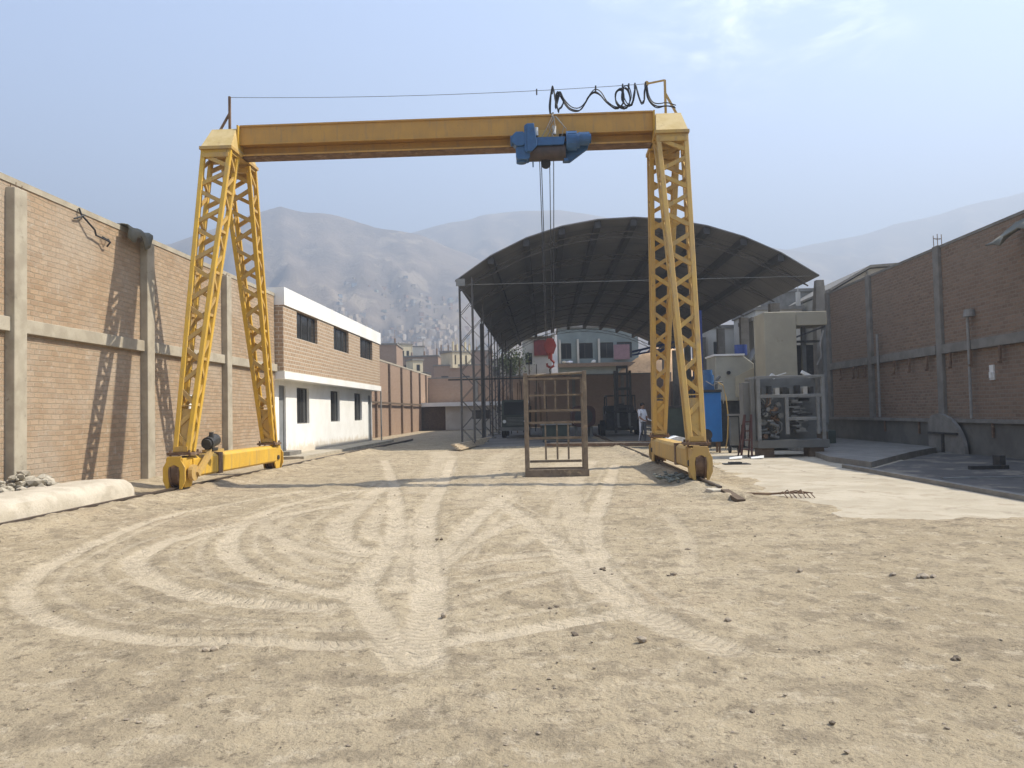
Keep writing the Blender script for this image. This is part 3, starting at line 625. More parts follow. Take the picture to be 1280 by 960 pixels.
# ------------------------------------------------------------------ arched shed
t = thing('arched_shed','big open shed with dark curved sheet roof on thin lattice columns','shed',(4,54,0))
ax_ = np.array([-3.6,-1.55,.86,3.93,7.63,9.62,11.6]); az_ = np.array([7.12,8.43,9.25,9.58,8.97,8.15,6.95])
pf = np.polyfit(ax_,az_,4); AZ = lambda x: float(np.polyval(pf,x))
fac = np.linspace(-3.68,11.72,11)
prof = [(x,AZ(x)+.12) for x in fac]
low = [(x,z-.05) for x, z in prof]
MB().prism(prof+low[::-1],'y',33.5,75.5).build('roof', M['roof'], t)
pl = MB()
for x in fac[1:-1]: pl.box(x-.13,33.6,AZ(x)-.24,x+.13,75.4,AZ(x)+.055)
pl.build('purlin', pm('dark purlin steel',(.06,.058,.056),rough=.6,bump=0), t)
DK = pm('dark truss steel',(.12,.113,.105),(.085,.08,.074),rough=.6,bump=0)
for k in range(8):
    y = 33.7+5.95*k; ya = y+(.9 if k==0 else 0); m = MB(); xs = np.linspace(-3.6,11.6,21)
    up = [(x,ya,AZ(x)-.26) for x in xs]; dn = [(x,ya,AZ(x)-.26-.26*min(1,(x+3.6)/1.5,(11.6-x)/1.5)) for x in xs]
    for a, b in zip(up,up[1:]): m.bar(a,b,.05,.05)
    for i, (a, b) in enumerate(zip(dn,dn[1:])):
        m.bar(a,b,.04,.04); m.bar(up[i] if i%2 else dn[i], dn[i+1] if i%2 else up[i+1], .025)
    m.build('arch_rib', DK, t)
    if k==0: MB().cyl((-3.3,y+.1,7.02),(11.4,y+.1,6.98),.014,6).build('tie_rod', M['steel_lgrey'], t)
    c = MB(); x0, x1 = -3.52,-2.97
    for x in (x0,x1): c.bar((x,y-.22,0),(x,y-.22,6.95 if x==x0 else 7.3),.042)
    for x in (x0,x1): c.bar((x,y+.22,0),(x,y+.22,6.95 if x==x0 else 7.3),.042)
    nz_ = 11
    for i in range(nz_):
        z0, z1 = .2+.61*i,.2+.61*(i+1); a, b = (x0,x1) if i%2 else (x1,x0)
        for yy in (y-.22,y+.22): c.bar((a,yy,z0),(b,yy,z1),.024)
        c.bar((x0,y-.22,z0),(x0,y+.22,z1),.022)
    cc = c.build('lattice_column', DK, t); MB().box(x0-.15,y-.35,0,x1+.15,y+.35,.08).build('base_plate', M['concrete_grey'], cc)
    if k: MB().box(11.35,y-.22,0,11.8,y+.22,6.6).build('concrete_pillar', M['concrete_grey'], t)
MB().box(11.9,34.6,0,12.4,35.1,5.6).frustum((11.9,34.6),(12.4,35.1),5.6,(12.0,34.7),(12.32,35.0),6.95).build('concrete_pillar', M['concrete_grey'], t)
MB().box(-3.64,33.42,6.92,-3.25,33.5,7.22).build('gutter_end', M['steel_lgrey'], t)
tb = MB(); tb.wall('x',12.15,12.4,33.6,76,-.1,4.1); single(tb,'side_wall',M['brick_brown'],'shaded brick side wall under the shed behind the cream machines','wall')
# ------------------------------------------------------------------ rails
def rail(x, y0, y1, name_label):
    t = thing('crane_rail', name_label, 'rail', (x,(y0+y1)/2,0))
    MB().prism([(x-.06,.02),(x+.06,.02),(x+.06,.035),(x+.01,.05),(x+.01,.10),(x+.028,.105),(x+.028,.135),(x-.028,.135),(x-.028,.105),(x-.01,.10),(x-.01,.05),(x-.06,.035)],'y',y0,y1).build('running_rail', M['rail'], t)
    y = y0+.3; first = None
    while y < y1:
        if first is None:
            first = MB().box(-.17,-.06,-.06,.17,.06,.024).build('sleeper', M['concrete_grey'], None); first.parent = t; WL[first] = V((0,0,0))
            cl = MB().box(-.10,-.04,.03,-.03,.04,.07).build('rail_clip', M['rust'], first)
            first.location = (0,y-(y0+y1)/2,0)
        else:
            q = first.copy(); COL.objects.link(q); q.location = (0,y-(y0+y1)/2,random.uniform(-.008,.006)); q.parent = t
            c = cl.copy(); COL.objects.link(c); c.parent = q
        y += .78
XL, XR, YC = -7.22, 2.95, 18.0
rail(XL, 8.8, 43., 'long rusty crane rail along the foot of the tan brick wall'); rail(XR, 13.5, 52., 'long rusty crane rail on the right, running into the shed')
MB_ = MB().cbox((2.80,13.25,.05),(.20,.34,.13),.15); single(MB_,'wood_block',M['concrete_pale'],'pale block at the near end of the right crane rail','block',bevel=.015)
wd = MB().bar((2.93,13.1,.08),(3.0,12.3,.0),.13,.09); single(wd,'timber_wedge',M['wood_dark'],'dark timber wedge on the ground at the near end of the right crane rail','wood')

# ------------------------------------------------------------------ gantry crane
crane = thing('gantry_crane','tall yellow gantry crane on two pairs of lattice legs spanning the yard','gantry crane',((XL+XR)/2,YC,0))
def lattice_leg(x, yb, yt, z0, z1, mat):
    wb, wt, db, dt = .25,.60,.20,.42
    def P(sx, sy, t):
        w = wb+(wt-wb)*t; d = db+(dt-db)*t
        return V((x+sx*w/2, yb+(yt-yb)*t+sy*d/2, z0+(z1-z0)*t))
    m = MB()
    for sx in (-1,1):
        for sy in (-1,1): m.bar(P(sx,sy,0),P(sx,sy,1),.10,.09,up=(0,1,0))
    leg = m.build('leg', mat, crane, bevel=.012)
    l = MB(); N = 15; n2 = 14
    for sy in (-1,1):
        for i in range(N):
            a, b = i/N,(i+1)/N
            s = 1 if i%2 else -1
            if sy < 0: s = -s
            l.bar(P(s,sy,a+.012),P(-s,sy,b-.012),.085,.06,up=(0,1,0))
        l.bar(P(-1,sy,.985),P(1,sy,.985),.10,.14,up=(0,1,0)); l.bar(P(-1,sy,.01),P(1,sy,.01),.10,.12,up=(0,1,0))
        l.bar(P(-1,sy,.14),P(1,sy,.14),.08,.02,up=(0,0,1))
    for sx in (-1,1):
        for i in range(n2):
            a, b = i/n2,(i+1)/n2; s = (1 if i%2 else -1)*sx
            l.bar(P(sx,s,a+.008),P(sx,-s,b-.008),.06,.05,up=(1,0,0))
            if i%2: l.bar(P(sx,-1,b),P(sx,1,b),.06,.05,up=(1,0,0))
    for sy in (-1,1): l.bar(P(0,sy*.8,.0),P(0,sy*.8,.13),.22,.02,up=(0,1,0))
    # solid gusset sheets at the foot and web plates behind the lacing
    for k in range(3): l.bar(P(-1,-1,.03+.05*k),P(1,-1,.03+.05*k),.02,.30,up=(0,1,0)) if False else None
    l.build('lacing', M['yellow_dirty_shade'], leg)  # browner tone puts the shade of the front faces into the lacing colour
    f = MB().box(x-.24,yb-.24,z0-.05,x+.24,yb+.24,z0); 
    for sx in (-1,1):
        for sy in (-1,1): f.cyl((x+sx*.19,yb+sy*.19,z0-.08),(x+sx*.19,yb+sy*.19,z0+.05),.022,6)
    f.build('foot_plate', M['rust'], leg)
    return leg
for x, mat in ((XL,M['yellow']),(XR,M['yellow_dirty_shade'])):
    lattice_leg(x, YC-2.45, YC-.55, .80, 7.46, mat); lattice_leg(x, YC+2.45, YC+.55, .80, 7.46, mat)
    # end truck: box beam with octagonal wheel housings
    tr = MB().prism([(x-.19,.33),(x-.15,.29),(x+.15,.29),(x+.19,.33),(x+.19,.66),(x+.13,.72),(x-.13,.72),(x-.19,.66)],'y',YC-2.45,YC+2.45)
    tr.build('end_truck', mat, crane, bevel=.01)
    MB().box(x-.205,YC-1.25,.28,x+.205,YC-1.05,.735).build('splice_band', M['rust'], crane)
    for s in (-1,1):
        yb = YC+s*2.62
        h = MB()
        outl = [(x-.15,.10),(x-.22,.26),(x-.22,.52),(x-.14,.66),(x-.14,.735),(x+.14,.735),(x+.14,.66),(x+.22,.52),(x+.22,.26),(x+.15,.10)]
        arch = [(x+.10,.10),(x+.11,.40)]+[(x+.11*math.cos(a),.42+.15*math.sin(a)) for a in np.linspace(.2,math.pi-.2,8)]+[(x-.11,.40),(x-.10,.10)]
        h.prism(outl+arch,'y',yb+s*.24,yb+s*.28)
        for sx in (-1,1):
            pl_ = [(yb-.26,.34),(yb-.26,.70),(yb+.24,.70),(yb+.24,.34),(yb+.13,.12),(yb-.13,.12)]
            h.prism(pl_,'x',x+sx*.125,x+sx*.165)
        h.build('wheel_housing', mat, crane, bevel=.006)
        w_ = MB().cyl((x-.075,yb,.405),(x+.075,yb,.405),.27,26).cyl((x-.10,yb,.405),(x-.07,yb,.405),.31,26).cyl((x+.07,yb,.405),(x+.10,yb,.405),.31,26)
        ww = w_.build('wheel', M['rust'], crane); MB().cyl((x-.2,yb,.405),(x+.2,yb,.405),.06,12).build('axle', M['steel_dark'], ww)
    # travel drive on the near leg
    ym = YC-2.0
    if x < 0:
        m = MB().cyl((x+.30,ym-.05,.95),(x+.30,ym+.32,1.02),.13,16).cyl((x+.30,ym-.12,.94),(x+.30,ym-.05,.95),.10,14).box(x+.22,ym,.80,x+.40,ym+.25,.86).cyl((x+.34,ym+.05,1.06),(x+.34,ym+.05,1.18),.05,8)
        mo = m.build('travel_motor', M['steel_dark'], crane)
        MB().bar((x+.31,ym-.55,.36),(x+.34,ym+.10,.84),.07,.12).bar((x+.24,ym-.1,.80),(x+.42,ym+.42,.80),.08,.05).cyl((x+.22,YC-2.62,.40),(x+.30,YC-2.62,.40),.16,16).build('drive_arm', M['yellow_dirty_shade'], mo)
    else:
        m = MB().cyl((x+.30,ym+.0,.92),(x+.30,ym+.34,.92),.12,16).box(x+.2,ym,.78,x+.4,ym+.3,.83); m.build('travel_motor', M['steel_dark'], crane)
    # head: lintel plate and hipped pedestal
    hd = MB().box(x-.37,YC-.84,7.50,x+.37,YC+.84,7.57)
    hd.build('head_plate', M['yellow_dirty_shade'], crane)
    for yy in (YC-.80,YC+.75): MB().box(x-.35,yy,7.34,x+.35,yy+.05,7.498).build('lintel', mat, crane)
    MB().frustum((x-.345,YC-.80),(x+.345,YC+.80),7.573,(x-.28,YC-.34),(x+.28,YC+.34),8.12).build('head_pedestal', M['cap'], crane)
    s = -1 if x < 0 else 1
    ms = MB(); top = (x,YC,9.02)
    ms.bar((x,YC,8.10),top,.05).bar((x+s*.36,YC,8.0),(x,YC,8.62 if s<0 else 8.72),.045).bar((x-.34,YC,8.12),(x+.34,YC,8.12),.04)
    if s > 0: ms.bar(top,(x-.42,YC,8.95),.035); ms.cyl((x-.42,YC-.05,8.95),(x-.42,YC+.05,8.95),.05,10)
    else: ms.bar((x+.34,YC,8.10),(x+.30,YC,8.28),.03)
    ms.build('mast', M['rust'] if s<0 else M['yellow_dirty_shade'], crane)
# girder
gx0, gx1 = XL+.336, XR-.336
MB().box(gx0,YC-.24,7.80,gx1,YC+.24,8.19).box(gx0,YC-.27,8.19,gx1,YC+.27,8.225).box(gx0,YC-.27,7.765,gx1,YC+.27,7.798).build('girder', M['ochre'], crane)
MB().box(gx0,YC-.02,7.56,gx1,YC+.02,7.763).box(gx0,YC-.20,7.525,gx1,YC+.20,7.558).build('runway_beam', M['ochre'], crane)
MB().box(gx0,YC-.18,7.50,gx1,YC+.18,7.523).build('runway_flange', M['rust'], crane)
for x, s in ((XL,1),(XR,-1)):
    MB().box(x+s*.30,YC-.36,7.575,x+s*.335,YC+.36,8.20).build('end_plate', M['yellow'], crane)
# catenary wire and festooned cable
n = 24; P0 = V((XL,YC,9.0)); P1 = V((XR-.42,YC,8.95))
wire = [P0.lerp(P1,i/n)-V((0,0,.10*4*(i/n)*(1-i/n))) for i in range(n+1)]
MB().tube(wire,.006,5).build('catenary_wire', M['rope'], crane)
def wz(x): 
    t_ = (x-XL)/(P1.x-XL); return 9.0-.05*t_-.4*t_*(1-t_)
def loops(seed, dy):
    rr = random.Random(seed)
    xs = [(.32,8.10),(.30,8.5),(.36,wz(.36)),(.44,8.5),(.52,8.28),(.60,8.5),(.46,8.78),(.42,8.40),(.52,8.75),(.62,8.52),(.78,8.30),(.95,8.24),(1.10,8.40),(1.20,8.62),(1.32,8.74),(1.45,8.66),(1.60,8.40),(1.78,8.24),(1.92,8.30),(1.98,8.55),(1.92,8.78),(1.82,8.70),(1.80,8.45),(1.92,8.27),(2.06,8.28),(2.14,8.5),(2.08,8.78),(1.98,8.82),(1.96,8.5),(2.04,8.30),(2.16,8.32),(2.22,8.6),(2.26,8.86),(2.30,8.6),(2.38,8.36),(2.44,8.45),(2.48,8.72),(2.50,8.88),(2.54,8.6),(2.62,8.36),(2.75,8.27),(2.95,8.28),(3.2,8.20)]
    P = crom([(x+rr.uniform(-.02,.02),z+rr.uniform(-.02,.02)) for x, z in xs],.05)
    return [(p[0],YC-.15+dy+.05*math.sin(i*.11+seed),p[1] if p[0]<.5 else 8.35+(p[1]-8.24)*.80) for i, p in enumerate(P)]
fc = MB().tube(loops(1,0),.017,5).tube(loops(2,.06),.015,5).tube(loops(3,-.06),.013,5); fc.build('festoon_cable', M['cable'], crane)
cl = MB()
for x in (.36,.0,1.36,1.98,2.12,2.26,2.50): cl.box(x-.015,YC-.06,wz(x)-.08,x+.015,YC+.06,wz(x)+.02)
cl.build('cable_trolley', M['steel_dark'], crane)

# ------------------------------------------------------------------ hoist, ropes and red hook
HX, HY = .22, YC-.30
ho = thing('hoist','blue electric wire rope hoist hanging from the yellow girder','hoist',(HX,HY,7.0))
def rbox(m, x0, z0, x1, z1, y0, y1, c=.06):
    return m.prism([(x0+c,z0),(x1-c,z0),(x1,z0+c),(x1,z1-c),(x1-c,z1),(x0+c,z1),(x0,z1-c),(x0,z0+c)],'y',y0,y1)
MB().cyl((HX-.42,HY,7.32),(HX+.40,HY,7.32),.185,22).build('rope_drum', M['drum'], ho, smooth=True)
g = MB(); rbox(g,HX-.80,7.44,HX-.46,7.76,HY-.22,HY+.12,.09); rbox(g,HX-.52,7.28,HX-.36,7.92,HY-.24,HY+.14,.04); g.cyl((HX-.84,HY-.05,7.6),(HX-.78,HY-.05,7.6),.12,14)
g.prism([(HX-.46,7.92),(HX-.30,7.92),(HX-.24,7.5),(HX-.24,7.40),(HX-.36,7.28),(HX-.46,7.30)],'y',HY-.28,HY-.24); g.build('gearbox', M['blue'], ho, bevel=.012)
b = MB(); rbox(b,HX-.72,7.14,HX-.40,7.44,HY-.18,HY+.14,.05); b.cyl((HX-.60,HY,7.10),(HX-.60,HY,7.2),.12,12).bar((HX-.34,HY,7.2),(HX-.34,HY,7.0),.03); b.build('brake', M['blue'], ho, bevel=.03)
mo = MB().cyl((HX+.42,HY-.05,7.56),(HX+.66,HY-.05,7.56),.215,20).cyl((HX+.66,HY-.05,7.56),(HX+.72,HY-.05,7.56),.17,20).cyl((HX+.70,HY-.05,7.60),(HX+.94,HY-.05,7.60),.15,18).cyl((HX+.94,HY-.05,7.60),(HX+.98,HY-.05,7.60),.11,18)
for k in range(12):
    a = k*math.pi/6; mo.bar((HX+.46,HY-.05+.21*math.cos(a),7.56+.21*math.sin(a)),(HX+.64,HY-.05+.21*math.cos(a),7.56+.21*math.sin(a)),.02)
mo.build('hoist_motor', M['blue'], ho)
MB().prism([(HX+.34,7.14),(HX+.50,7.14),(HX+.92,7.44),(HX+.92,7.52),(HX+.34,7.62)],'y',HY+.10,HY+.22).prism([(HX+.36,7.10),(HX+.46,7.10),(HX+.46,7.16),(HX+.36,7.16)],'y',HY-.1,HY+.1).build('side_bracket', M['blue'], ho)
MB().prism([(HX-.30,7.44),(HX+.36,7.44),(HX+.40,7.62),(HX-.30,7.62)],'y',HY-.20,HY+.10).build('hoist_body', M['blue'], ho)
tp = MB(); tp.box(HX-.22,HY+.02,7.62,HX+.26,HY+.05,7.86).box(HX-.22,HY+.52,7.40,HX+.26,HY+.55,7.72).box(HX-.22,HY+.02,7.42,HX+.26,HY+.55,7.47)
trp = tp.build('trolley_frame', M['yellow_dirty_shade'], ho)
for sx in (-.14,.18):
    for sy in (HY+.13,HY+.47): MB().cyl((HX+sx,sy-.025,7.62),(HX+sx,sy+.025,7.62),.06,14).build('trolley_wheel', M['steel_dark'], trp)
cb = MB(); cb.cyl((HX-.24,HY-.03,7.72),(HX-.24,HY-.03,7.90),.035,8).cyl((HX+.16,HY-.03,7.74),(HX+.16,HY-.03,7.92),.04,8); cb.build('limit_switch', M['sign'], ho)
cb = MB(); rr = random.Random(5)
for k in range(6):
    a = V((HX+.12+.05*k/3,HY-.02,8.15)); c = V((HX-.18+.12*k,HY-.06,7.58)); mid = (a+c)/2+V((rr.uniform(-.15,.15),-.05,rr.uniform(-.06,.06)))
    cb.tube([tuple(p[:]) for p in [a,a.lerp(mid,.5),mid,mid.lerp(c,.5),c]],.009,5)
cb.tube([(HX+.12,HY-.02,8.15),(HX+.14,HY+.06,8.26),(.34,YC-.10,8.3)],.02,5)
cb.build('control_lead', M['pvc'], ho)
MB().cyl((HX-.05,HY-.05,7.08),(HX-.05,HY+.05,7.08),.11,20).cyl((HX-.05,HY-.07,7.08),(HX-.05,HY+.07,7.08),.035,10).box(HX-.09,HY-.06,7.08,HX-.01,HY-.05,7.25).box(HX-.09,HY+.05,7.08,HX-.01,HY+.06,7.25).build('top_sheave', M['black'], ho)
KX, KZ = .17, 2.98
rp = MB()
for a, b, dy in ((HX-.19,KX-.09,-.05),(HX-.15,KX-.06,.05),(HX+.04,KX+.05,.04),(HX+.13,KX+.09,-.04)): rp.cyl((a,HY+dy,7.22),(b,HY+dy,KZ+.05),.011,6)
rp.build('wire_rope', M['rope'], ho)
hk = MB(); hk.prism([(KX-.11,KZ+.04),(KX-.14,KZ-.05),(KX-.08,KZ-.22),(KX+.08,KZ-.22),(KX+.14,KZ-.05),(KX+.11,KZ+.04),(KX+.06,KZ+.12),(KX-.06,KZ+.12)],'y',HY-.09,HY-.06)
hk.prism([(KX-.11,KZ+.04),(KX-.14,KZ-.05),(KX-.08,KZ-.22),(KX+.08,KZ-.22),(KX+.14,KZ-.05),(KX+.11,KZ+.04),(KX+.06,KZ+.12),(KX-.06,KZ+.12)],'y',HY+.06,HY+.09).cyl((KX,HY-.06,KZ-.03),(KX,HY+.06,KZ-.03),.10,18).cyl((KX,HY,KZ-.34),(KX,HY,KZ-.16),.05,10)
hb = hk.build('hook_block', M['red'], ho)
MB().tube([(KX,HY,KZ-.30),(KX+.02,HY,KZ-.36),(KX+.08,HY,KZ-.42),(KX+.07,HY,KZ-.50),(KX,HY,KZ-.54),(KX-.07,HY,KZ-.50),(KX-.08,HY,KZ-.44)],.028,8).build('hook', M['red'], hb)
sl_ = MB()
for k in range(4): sl_.cyl((KX-.02+.015*(k%2),HY-.01,KZ-.50-.05*k),(KX-.02+.015*((k+1)%2),HY+.03*(k%2),KZ-.55-.05*k),.018,6)
sl_.build('sling_chain', M['steel_dark'], hb)

# ------------------------------------------------------------------ brown steel rack under the hook
rk = thing('steel_rack','brown open steel rack standing on the dirt under the red hook','rack',(.26,17.85,0))
x0, x1, yf, yb = -.45,.98,17.72,18.42
fr = MB().box(x0,yf-.05,0,x1,yf+.05,.16).box(x0,yf-.04,.16,x0+.09,yf+.04,2.33).box(x1-.11,yf-.04,.16,x1-.02,yf+.04,2.36)
fr.build('front_frame', M['rack'], rk, bevel=.006)
MB().cyl((x0+.02,yf,2.27),(x1-.08,yf,2.32),.028,8).build('top_bar', M['rack'], rk)
MB().box(x0+.01,yf+.05,.0,x0+.09,yb,.10).box(x1-.10,yf+.05,.0,x1-.02,yb,.10).box(x0+.01,yb,.0,x1-.02,yb+.08,.12).box(x0+.10,yf+.10,.16,x1-.12,yf+.16,.20).build('base', M['rack'], rk)
gp = MB(); yg = yb+.04
for x in (x0+.06,x1-.09): gp.box(x-.028,yg-.025,.12,x+.028,yg+.025,2.22)
for z in (.30,.84,1.20,1.48): gp.box(x0+.095,yg-.02,z-.028,x1-.125,yg+.02,z+.028)
for x in (.02,.29,.55): gp.box(x-.018,yg-.016,.336,x+.025,yg+.022,.803); gp.box(x-.015,yg-.015,.877,x+.02,yg+.018,1.163)
for x in (.02,.27,.57): gp.box(x-.016,yg-.015,1.517,x+.022,yg+.02,2.2)
gp.box(x0+.095,yg-.02,1.82,x1-.125,yg+.02,1.86).box(x0+.095,yg-.02,2.2,x1-.125,yg+.02,2.25)
gp.build('grid_panel', M['rack'], rk)
for x in (x0+.05,x1-.08): MB().bar((x,yf,1.9),(x,yg,1.88),.04).bar((x,yf,.95),(x,yg,.93),.04).build('side_brace', M['rack'], rk)
# ------------------------------------------------------------------ left foreground: fallen beam, rubble
def fallen_beam():
    a = V((-7.70,10.0,0)); b = V((-8.0,14.4,0)); d = (b-a).normalized(); s = V((d.y,-d.x,0)); L = (b-a).length
    sec = [(-.50,.0),(-.51,.33),(-.46,.40),(-.36,.43),(.0,.43),(.30,.41),(.41,.35),(.46,.25),(.47,.0)]
    m = MB(); n = 26; vs = []; fs = []
    for i in range(n+1):
        t = i/n; k = 1-.35*max(0,(t-.93)/.07)**2-.12*max(0,(.04-t)/.04)
        for j, (u, z) in enumerate(sec):
            j_ = 1+.05*(float(vnoise(np.array([i*.5]),np.array([j*1.7]),3)[0])-.5)*2
            p = a+d*(L*t)+s*(u*k*j_); vs.append((p.x,p.y,max(-.03,(z*k*j_)-.02)))
    q = len(sec)
    for i in range(n):
        for j in range(q): fs.append((i*q+j,i*q+(j+1)%q,(i+1)*q+(j+1)%q,(i+1)*q+j))
    fs += [tuple(range(q))[::-1], tuple(range(n*q,(n+1)*q))]
    m.add(vs,fs); o = single(m,'concrete_beam',M['concrete_pale'],'long pale rounded concrete beam lying beside the left crane rail','concrete beam',smooth=True); return o
fallen_beam()
rub = MB()
for _ in range(620):
    a, b = random.gauss(0,.42), random.gauss(0,1.0); x, y = -8.85+a*.7, 13.0+b
    h = .60*math.exp(-(a/.55)**2-(b/1.1)**2); r = random.choice([.03,.035,.04,.05,.06,.09,.12])
    if x < -9.2 or x > -8.35: continue
    rub.rock((x,y,h*random.uniform(.5,1)+.02),r,.8)
for _ in range(90): rub.rock((random.uniform(-8.9,-8.2),random.uniform(10.4,15.3),random.uniform(.0,.18)),random.uniform(.04,.12),.7)
single(rub,'rubble_heap',M['rubble'],'heap of broken concrete rubble against the tan wall behind the pale beam','rubble',kind='stuff')
gv = MB()
def gz_at(x, y):
    i = int(np.clip(np.searchsorted(gx,x),1,nx-1)); j = int(np.clip(np.searchsorted(gy,y),1,ny-1)); return float(gz[j*nx+i])
for _ in range(950):
    y = 3.2+17*random.random()**1.8; x = random.uniform(-.62,.64)*y*1.05-.1
    if random.random() < .35: x = random.gauss(-6.75,.25); y = random.uniform(8.5,22)
    if x < -7.0 or (x > 3.6 and y > 9.6 and random.random() < .9): continue
    r = random.choice([.004,.005,.006,.008,.011])*(1+.03*y); gv.rock((x,y,gz_at(x,y)+r*.25),r,.6)
for _ in range(60): gv.rock((random.uniform(-7.15,-6.6),random.uniform(9.2,10.6),.03),random.uniform(.02,.06),.6)
o = gv.build('gravel', M['stone']); o['kind'] = 'stuff'
rocks = [((.5,7.32),.055,'dark'),((1.09,6.96),.05,'dark'),((.58,4.98),.07,'pale'),((.17,5.16),.055,'dark'),((-.75,5.65),.05,'pale'),((3.11,6.71),.10,'pale'),((.96,3.85),.028,'dark'),((1.28,3.7),.025,'dark'),((-2.07,4.85),.055,'pale'),((.06,5.96),.04,'dark'),((1.23,5.51),.05,'pale'),((2.16,6.9),.06,'pale'),((2.9,6.8),.06,'pale'),((1.44,8.21),.05,'dark'),((2.3,4.6),.04,'dark'),((-1.2,9.0),.05,'dark'),((4.4,12.7),.05,'pale'),((5.6,15.2),.07,'pale')]
for (x,y), r, kd in rocks:
    m = MB(); z = gz_at(x,y); m.rock((x,y,z+r*.12),r*.6,.65)
    for _ in range(random.choice([0,0,1,2])): m.rock((x+random.uniform(-1.4,1.4)*r,y+random.uniform(-1.2,1.2)*r,z+r*.12),r*random.uniform(.25,.5),.6)
    if kd == 'dark': single(m,'clod',M['dark_clod'],'small dark clod of earth lying loose on the bare dirt','clod','dark clods on the dirt')
    else: single(m,'rock',M['stone'],'small pale stone lying loose on the bare dirt','stone','pale stones on the dirt')
# scrap of rebar mesh
rm_ = MB(); rm_.tube([(3.25,13.0,.06),(3.6,12.95,.05),(4.0,12.92,.07),(4.15,12.9,.06)],.018,5)
for k in range(7): x = 3.75+.07*k; rm_.tube([(x,12.95,.05),(x+.02,12.75,.10+.03*math.sin(k*2)),(x+.01,12.5,.03)],.009,5)
rm_.tube([(3.7,12.7,.07),(3.95,12.72,.12),(4.22,12.7,.08)],.009,5)
single(rm_,'rebar_scrap',M['rust'],'bent scrap of rusty reinforcing mesh on the dirt beside the pale slab','scrap')
pt = MB().box(4.55,20.2,.012,5.2,20.7,.03).box(4.7,20.3,.03,5.0,20.55,.07); single(pt,'scrap_sheet',M['steel_dark'],'small dark scrap sheet lying on the pale slab beyond the right crane leg','scrap')
pk = MB()
for k in range(4): pk.bar((-3.35-.10*k,30.6+.25*k,.06+.05*k),(-2.75+.08*k,35.0+.5*k,.12+.07*k),.16,.05)
single(pk,'plank_stack',M['wood'],'loose pale planks lying on the ground by the first lattice column','planks')
for k, (ya, yb_, lab) in enumerate(((30.2,31.8,'nearest of the long steel bars laid on the ground from the rack towards the person'),(31.1,32.6,'middle of the long steel bars laid on the ground from the rack towards the person'),(32.3,33.2,'farthest of the long steel bars laid on the ground from the rack towards the person'))):
    b = MB().bar((.1+.15*k,yb_,.12),(4.9,ya,.12),.14,.12); single(b,'steel_section',M['rust'] if k!=1 else M['concrete_pale'],lab,'steel bar','long bars on the ground by the shed mouth')

# ------------------------------------------------------------------ machines on the right
t = thing('blue_cabinet','tall bright blue machine cabinet with blue motor and hoses on top','machine',(5.47,26.2,0))
bx = MB().prism([(5.17,.36),(5.66,.36),(5.78,.36),(5.78,1.98),(5.17,1.98)],'y',25.95,26.5); bx.build('body', M['blue_bright'], t, bevel=.02)
MB().box(5.12,25.90,1.98,5.80,26.55,2.06).build('top_plate', M['steel_dark'], t)
for x, y in ((5.22,26.02),(5.70,26.02),(5.22,26.42),(5.70,26.42)): MB().bar((x,y,.0),(x,y,.36),.06).build('leg', M['rust'], t)
MB().cyl((5.42,26.2,2.08),(5.42,26.2,2.55),.20,18).cyl((5.42,26.2,2.55),(5.42,26.2,2.72),.15,18).box(5.26,26.0,2.06,5.58,26.4,2.16).build('motor', M['blue'], t)
MB().cyl((5.68,26.1,2.08),(5.68,26.1,2.36),.06,10).cyl((5.68,26.1,2.36),(5.80,26.1,2.5),.05,10).cyl((5.6,26.0,2.3),(5.85,26.0,2.3),.03,8).build('valve', M['steel_grey'], t)
hs = MB(); hs.tube([tuple(p) for p in [(5.7,25.98,2.3),(5.84,25.9,2.2),(5.92,25.88,1.8),(5.97,25.88,1.2),(5.93,25.88,.5),(5.86,25.88,.12)]],.018,6); hs.build('hose', M['yellow_dirty_shade'], t)
MB().tube([(5.3,25.95,2.35),(5.5,25.85,2.2),(5.68,25.87,2.28),(5.80,25.9,2.12),(5.84,25.9,1.6)],.014,6).build('hose', M['pvc'], t)
# grey open machine
GY_ = 22.9
t = thing('grey_machine','big grey open machine frame with pipes and shelves inside on a skid','machine',(7.1,23.6,0))
x0, x1, z0, z1 = 6.12,8.05,.50,2.28
fr = MB()
for x in (x0,x1-.10):
    for y in (GY_,GY_+1.3): fr.box(x,y,z0,x+.10,y+.08,z1)
for y in (GY_,GY_+1.3): fr.box(x0,y+.002,z1,x1,y+.078,z1+.07)
fr.box(x0,GY_+.08,z1+.002,x0+.10,GY_+1.3,z1+.068).box(x1-.10,GY_+.08,z1+.002,x1,GY_+1.3,z1+.068)
fr.box(x0+.10,GY_+.01,1.72,x1-.10,GY_+.07,1.81).box(x0+.80,GY_+.01,.66,x0+.90,GY_+.07,1.72).box(x1-.24,GY_+.01,.66,x1-.16,GY_+.07,1.72).box(x0+.90,GY_+.015,1.06,x1-.24,GY_+.065,1.15)
fr.build('frame', M['steel_lgrey'], t, bevel=.006)
MB().box(x0+.02,GY_+.75,z0,x1-.02,GY_+.79,z1).box(x0-.02,GY_+.02,.6,x0-.005,GY_+1.2,z1-.02).build('back_panel', M['steel_grey'], t)
MB().box(x0-.02,GY_-.06,.28,x1+.06,GY_+1.45,.50).build('skid', M['steel_grey'], t)
for x in (x0+.02,x1-.5): MB().box(x,GY_,-.02,x+.42,GY_+.5,.28).build('support_block', M['wood_dark'], t)
rr = random.Random(9); kinds = [M['steel_grey'],M['steel_lgrey'],M['steel_dark'],M['rust']]
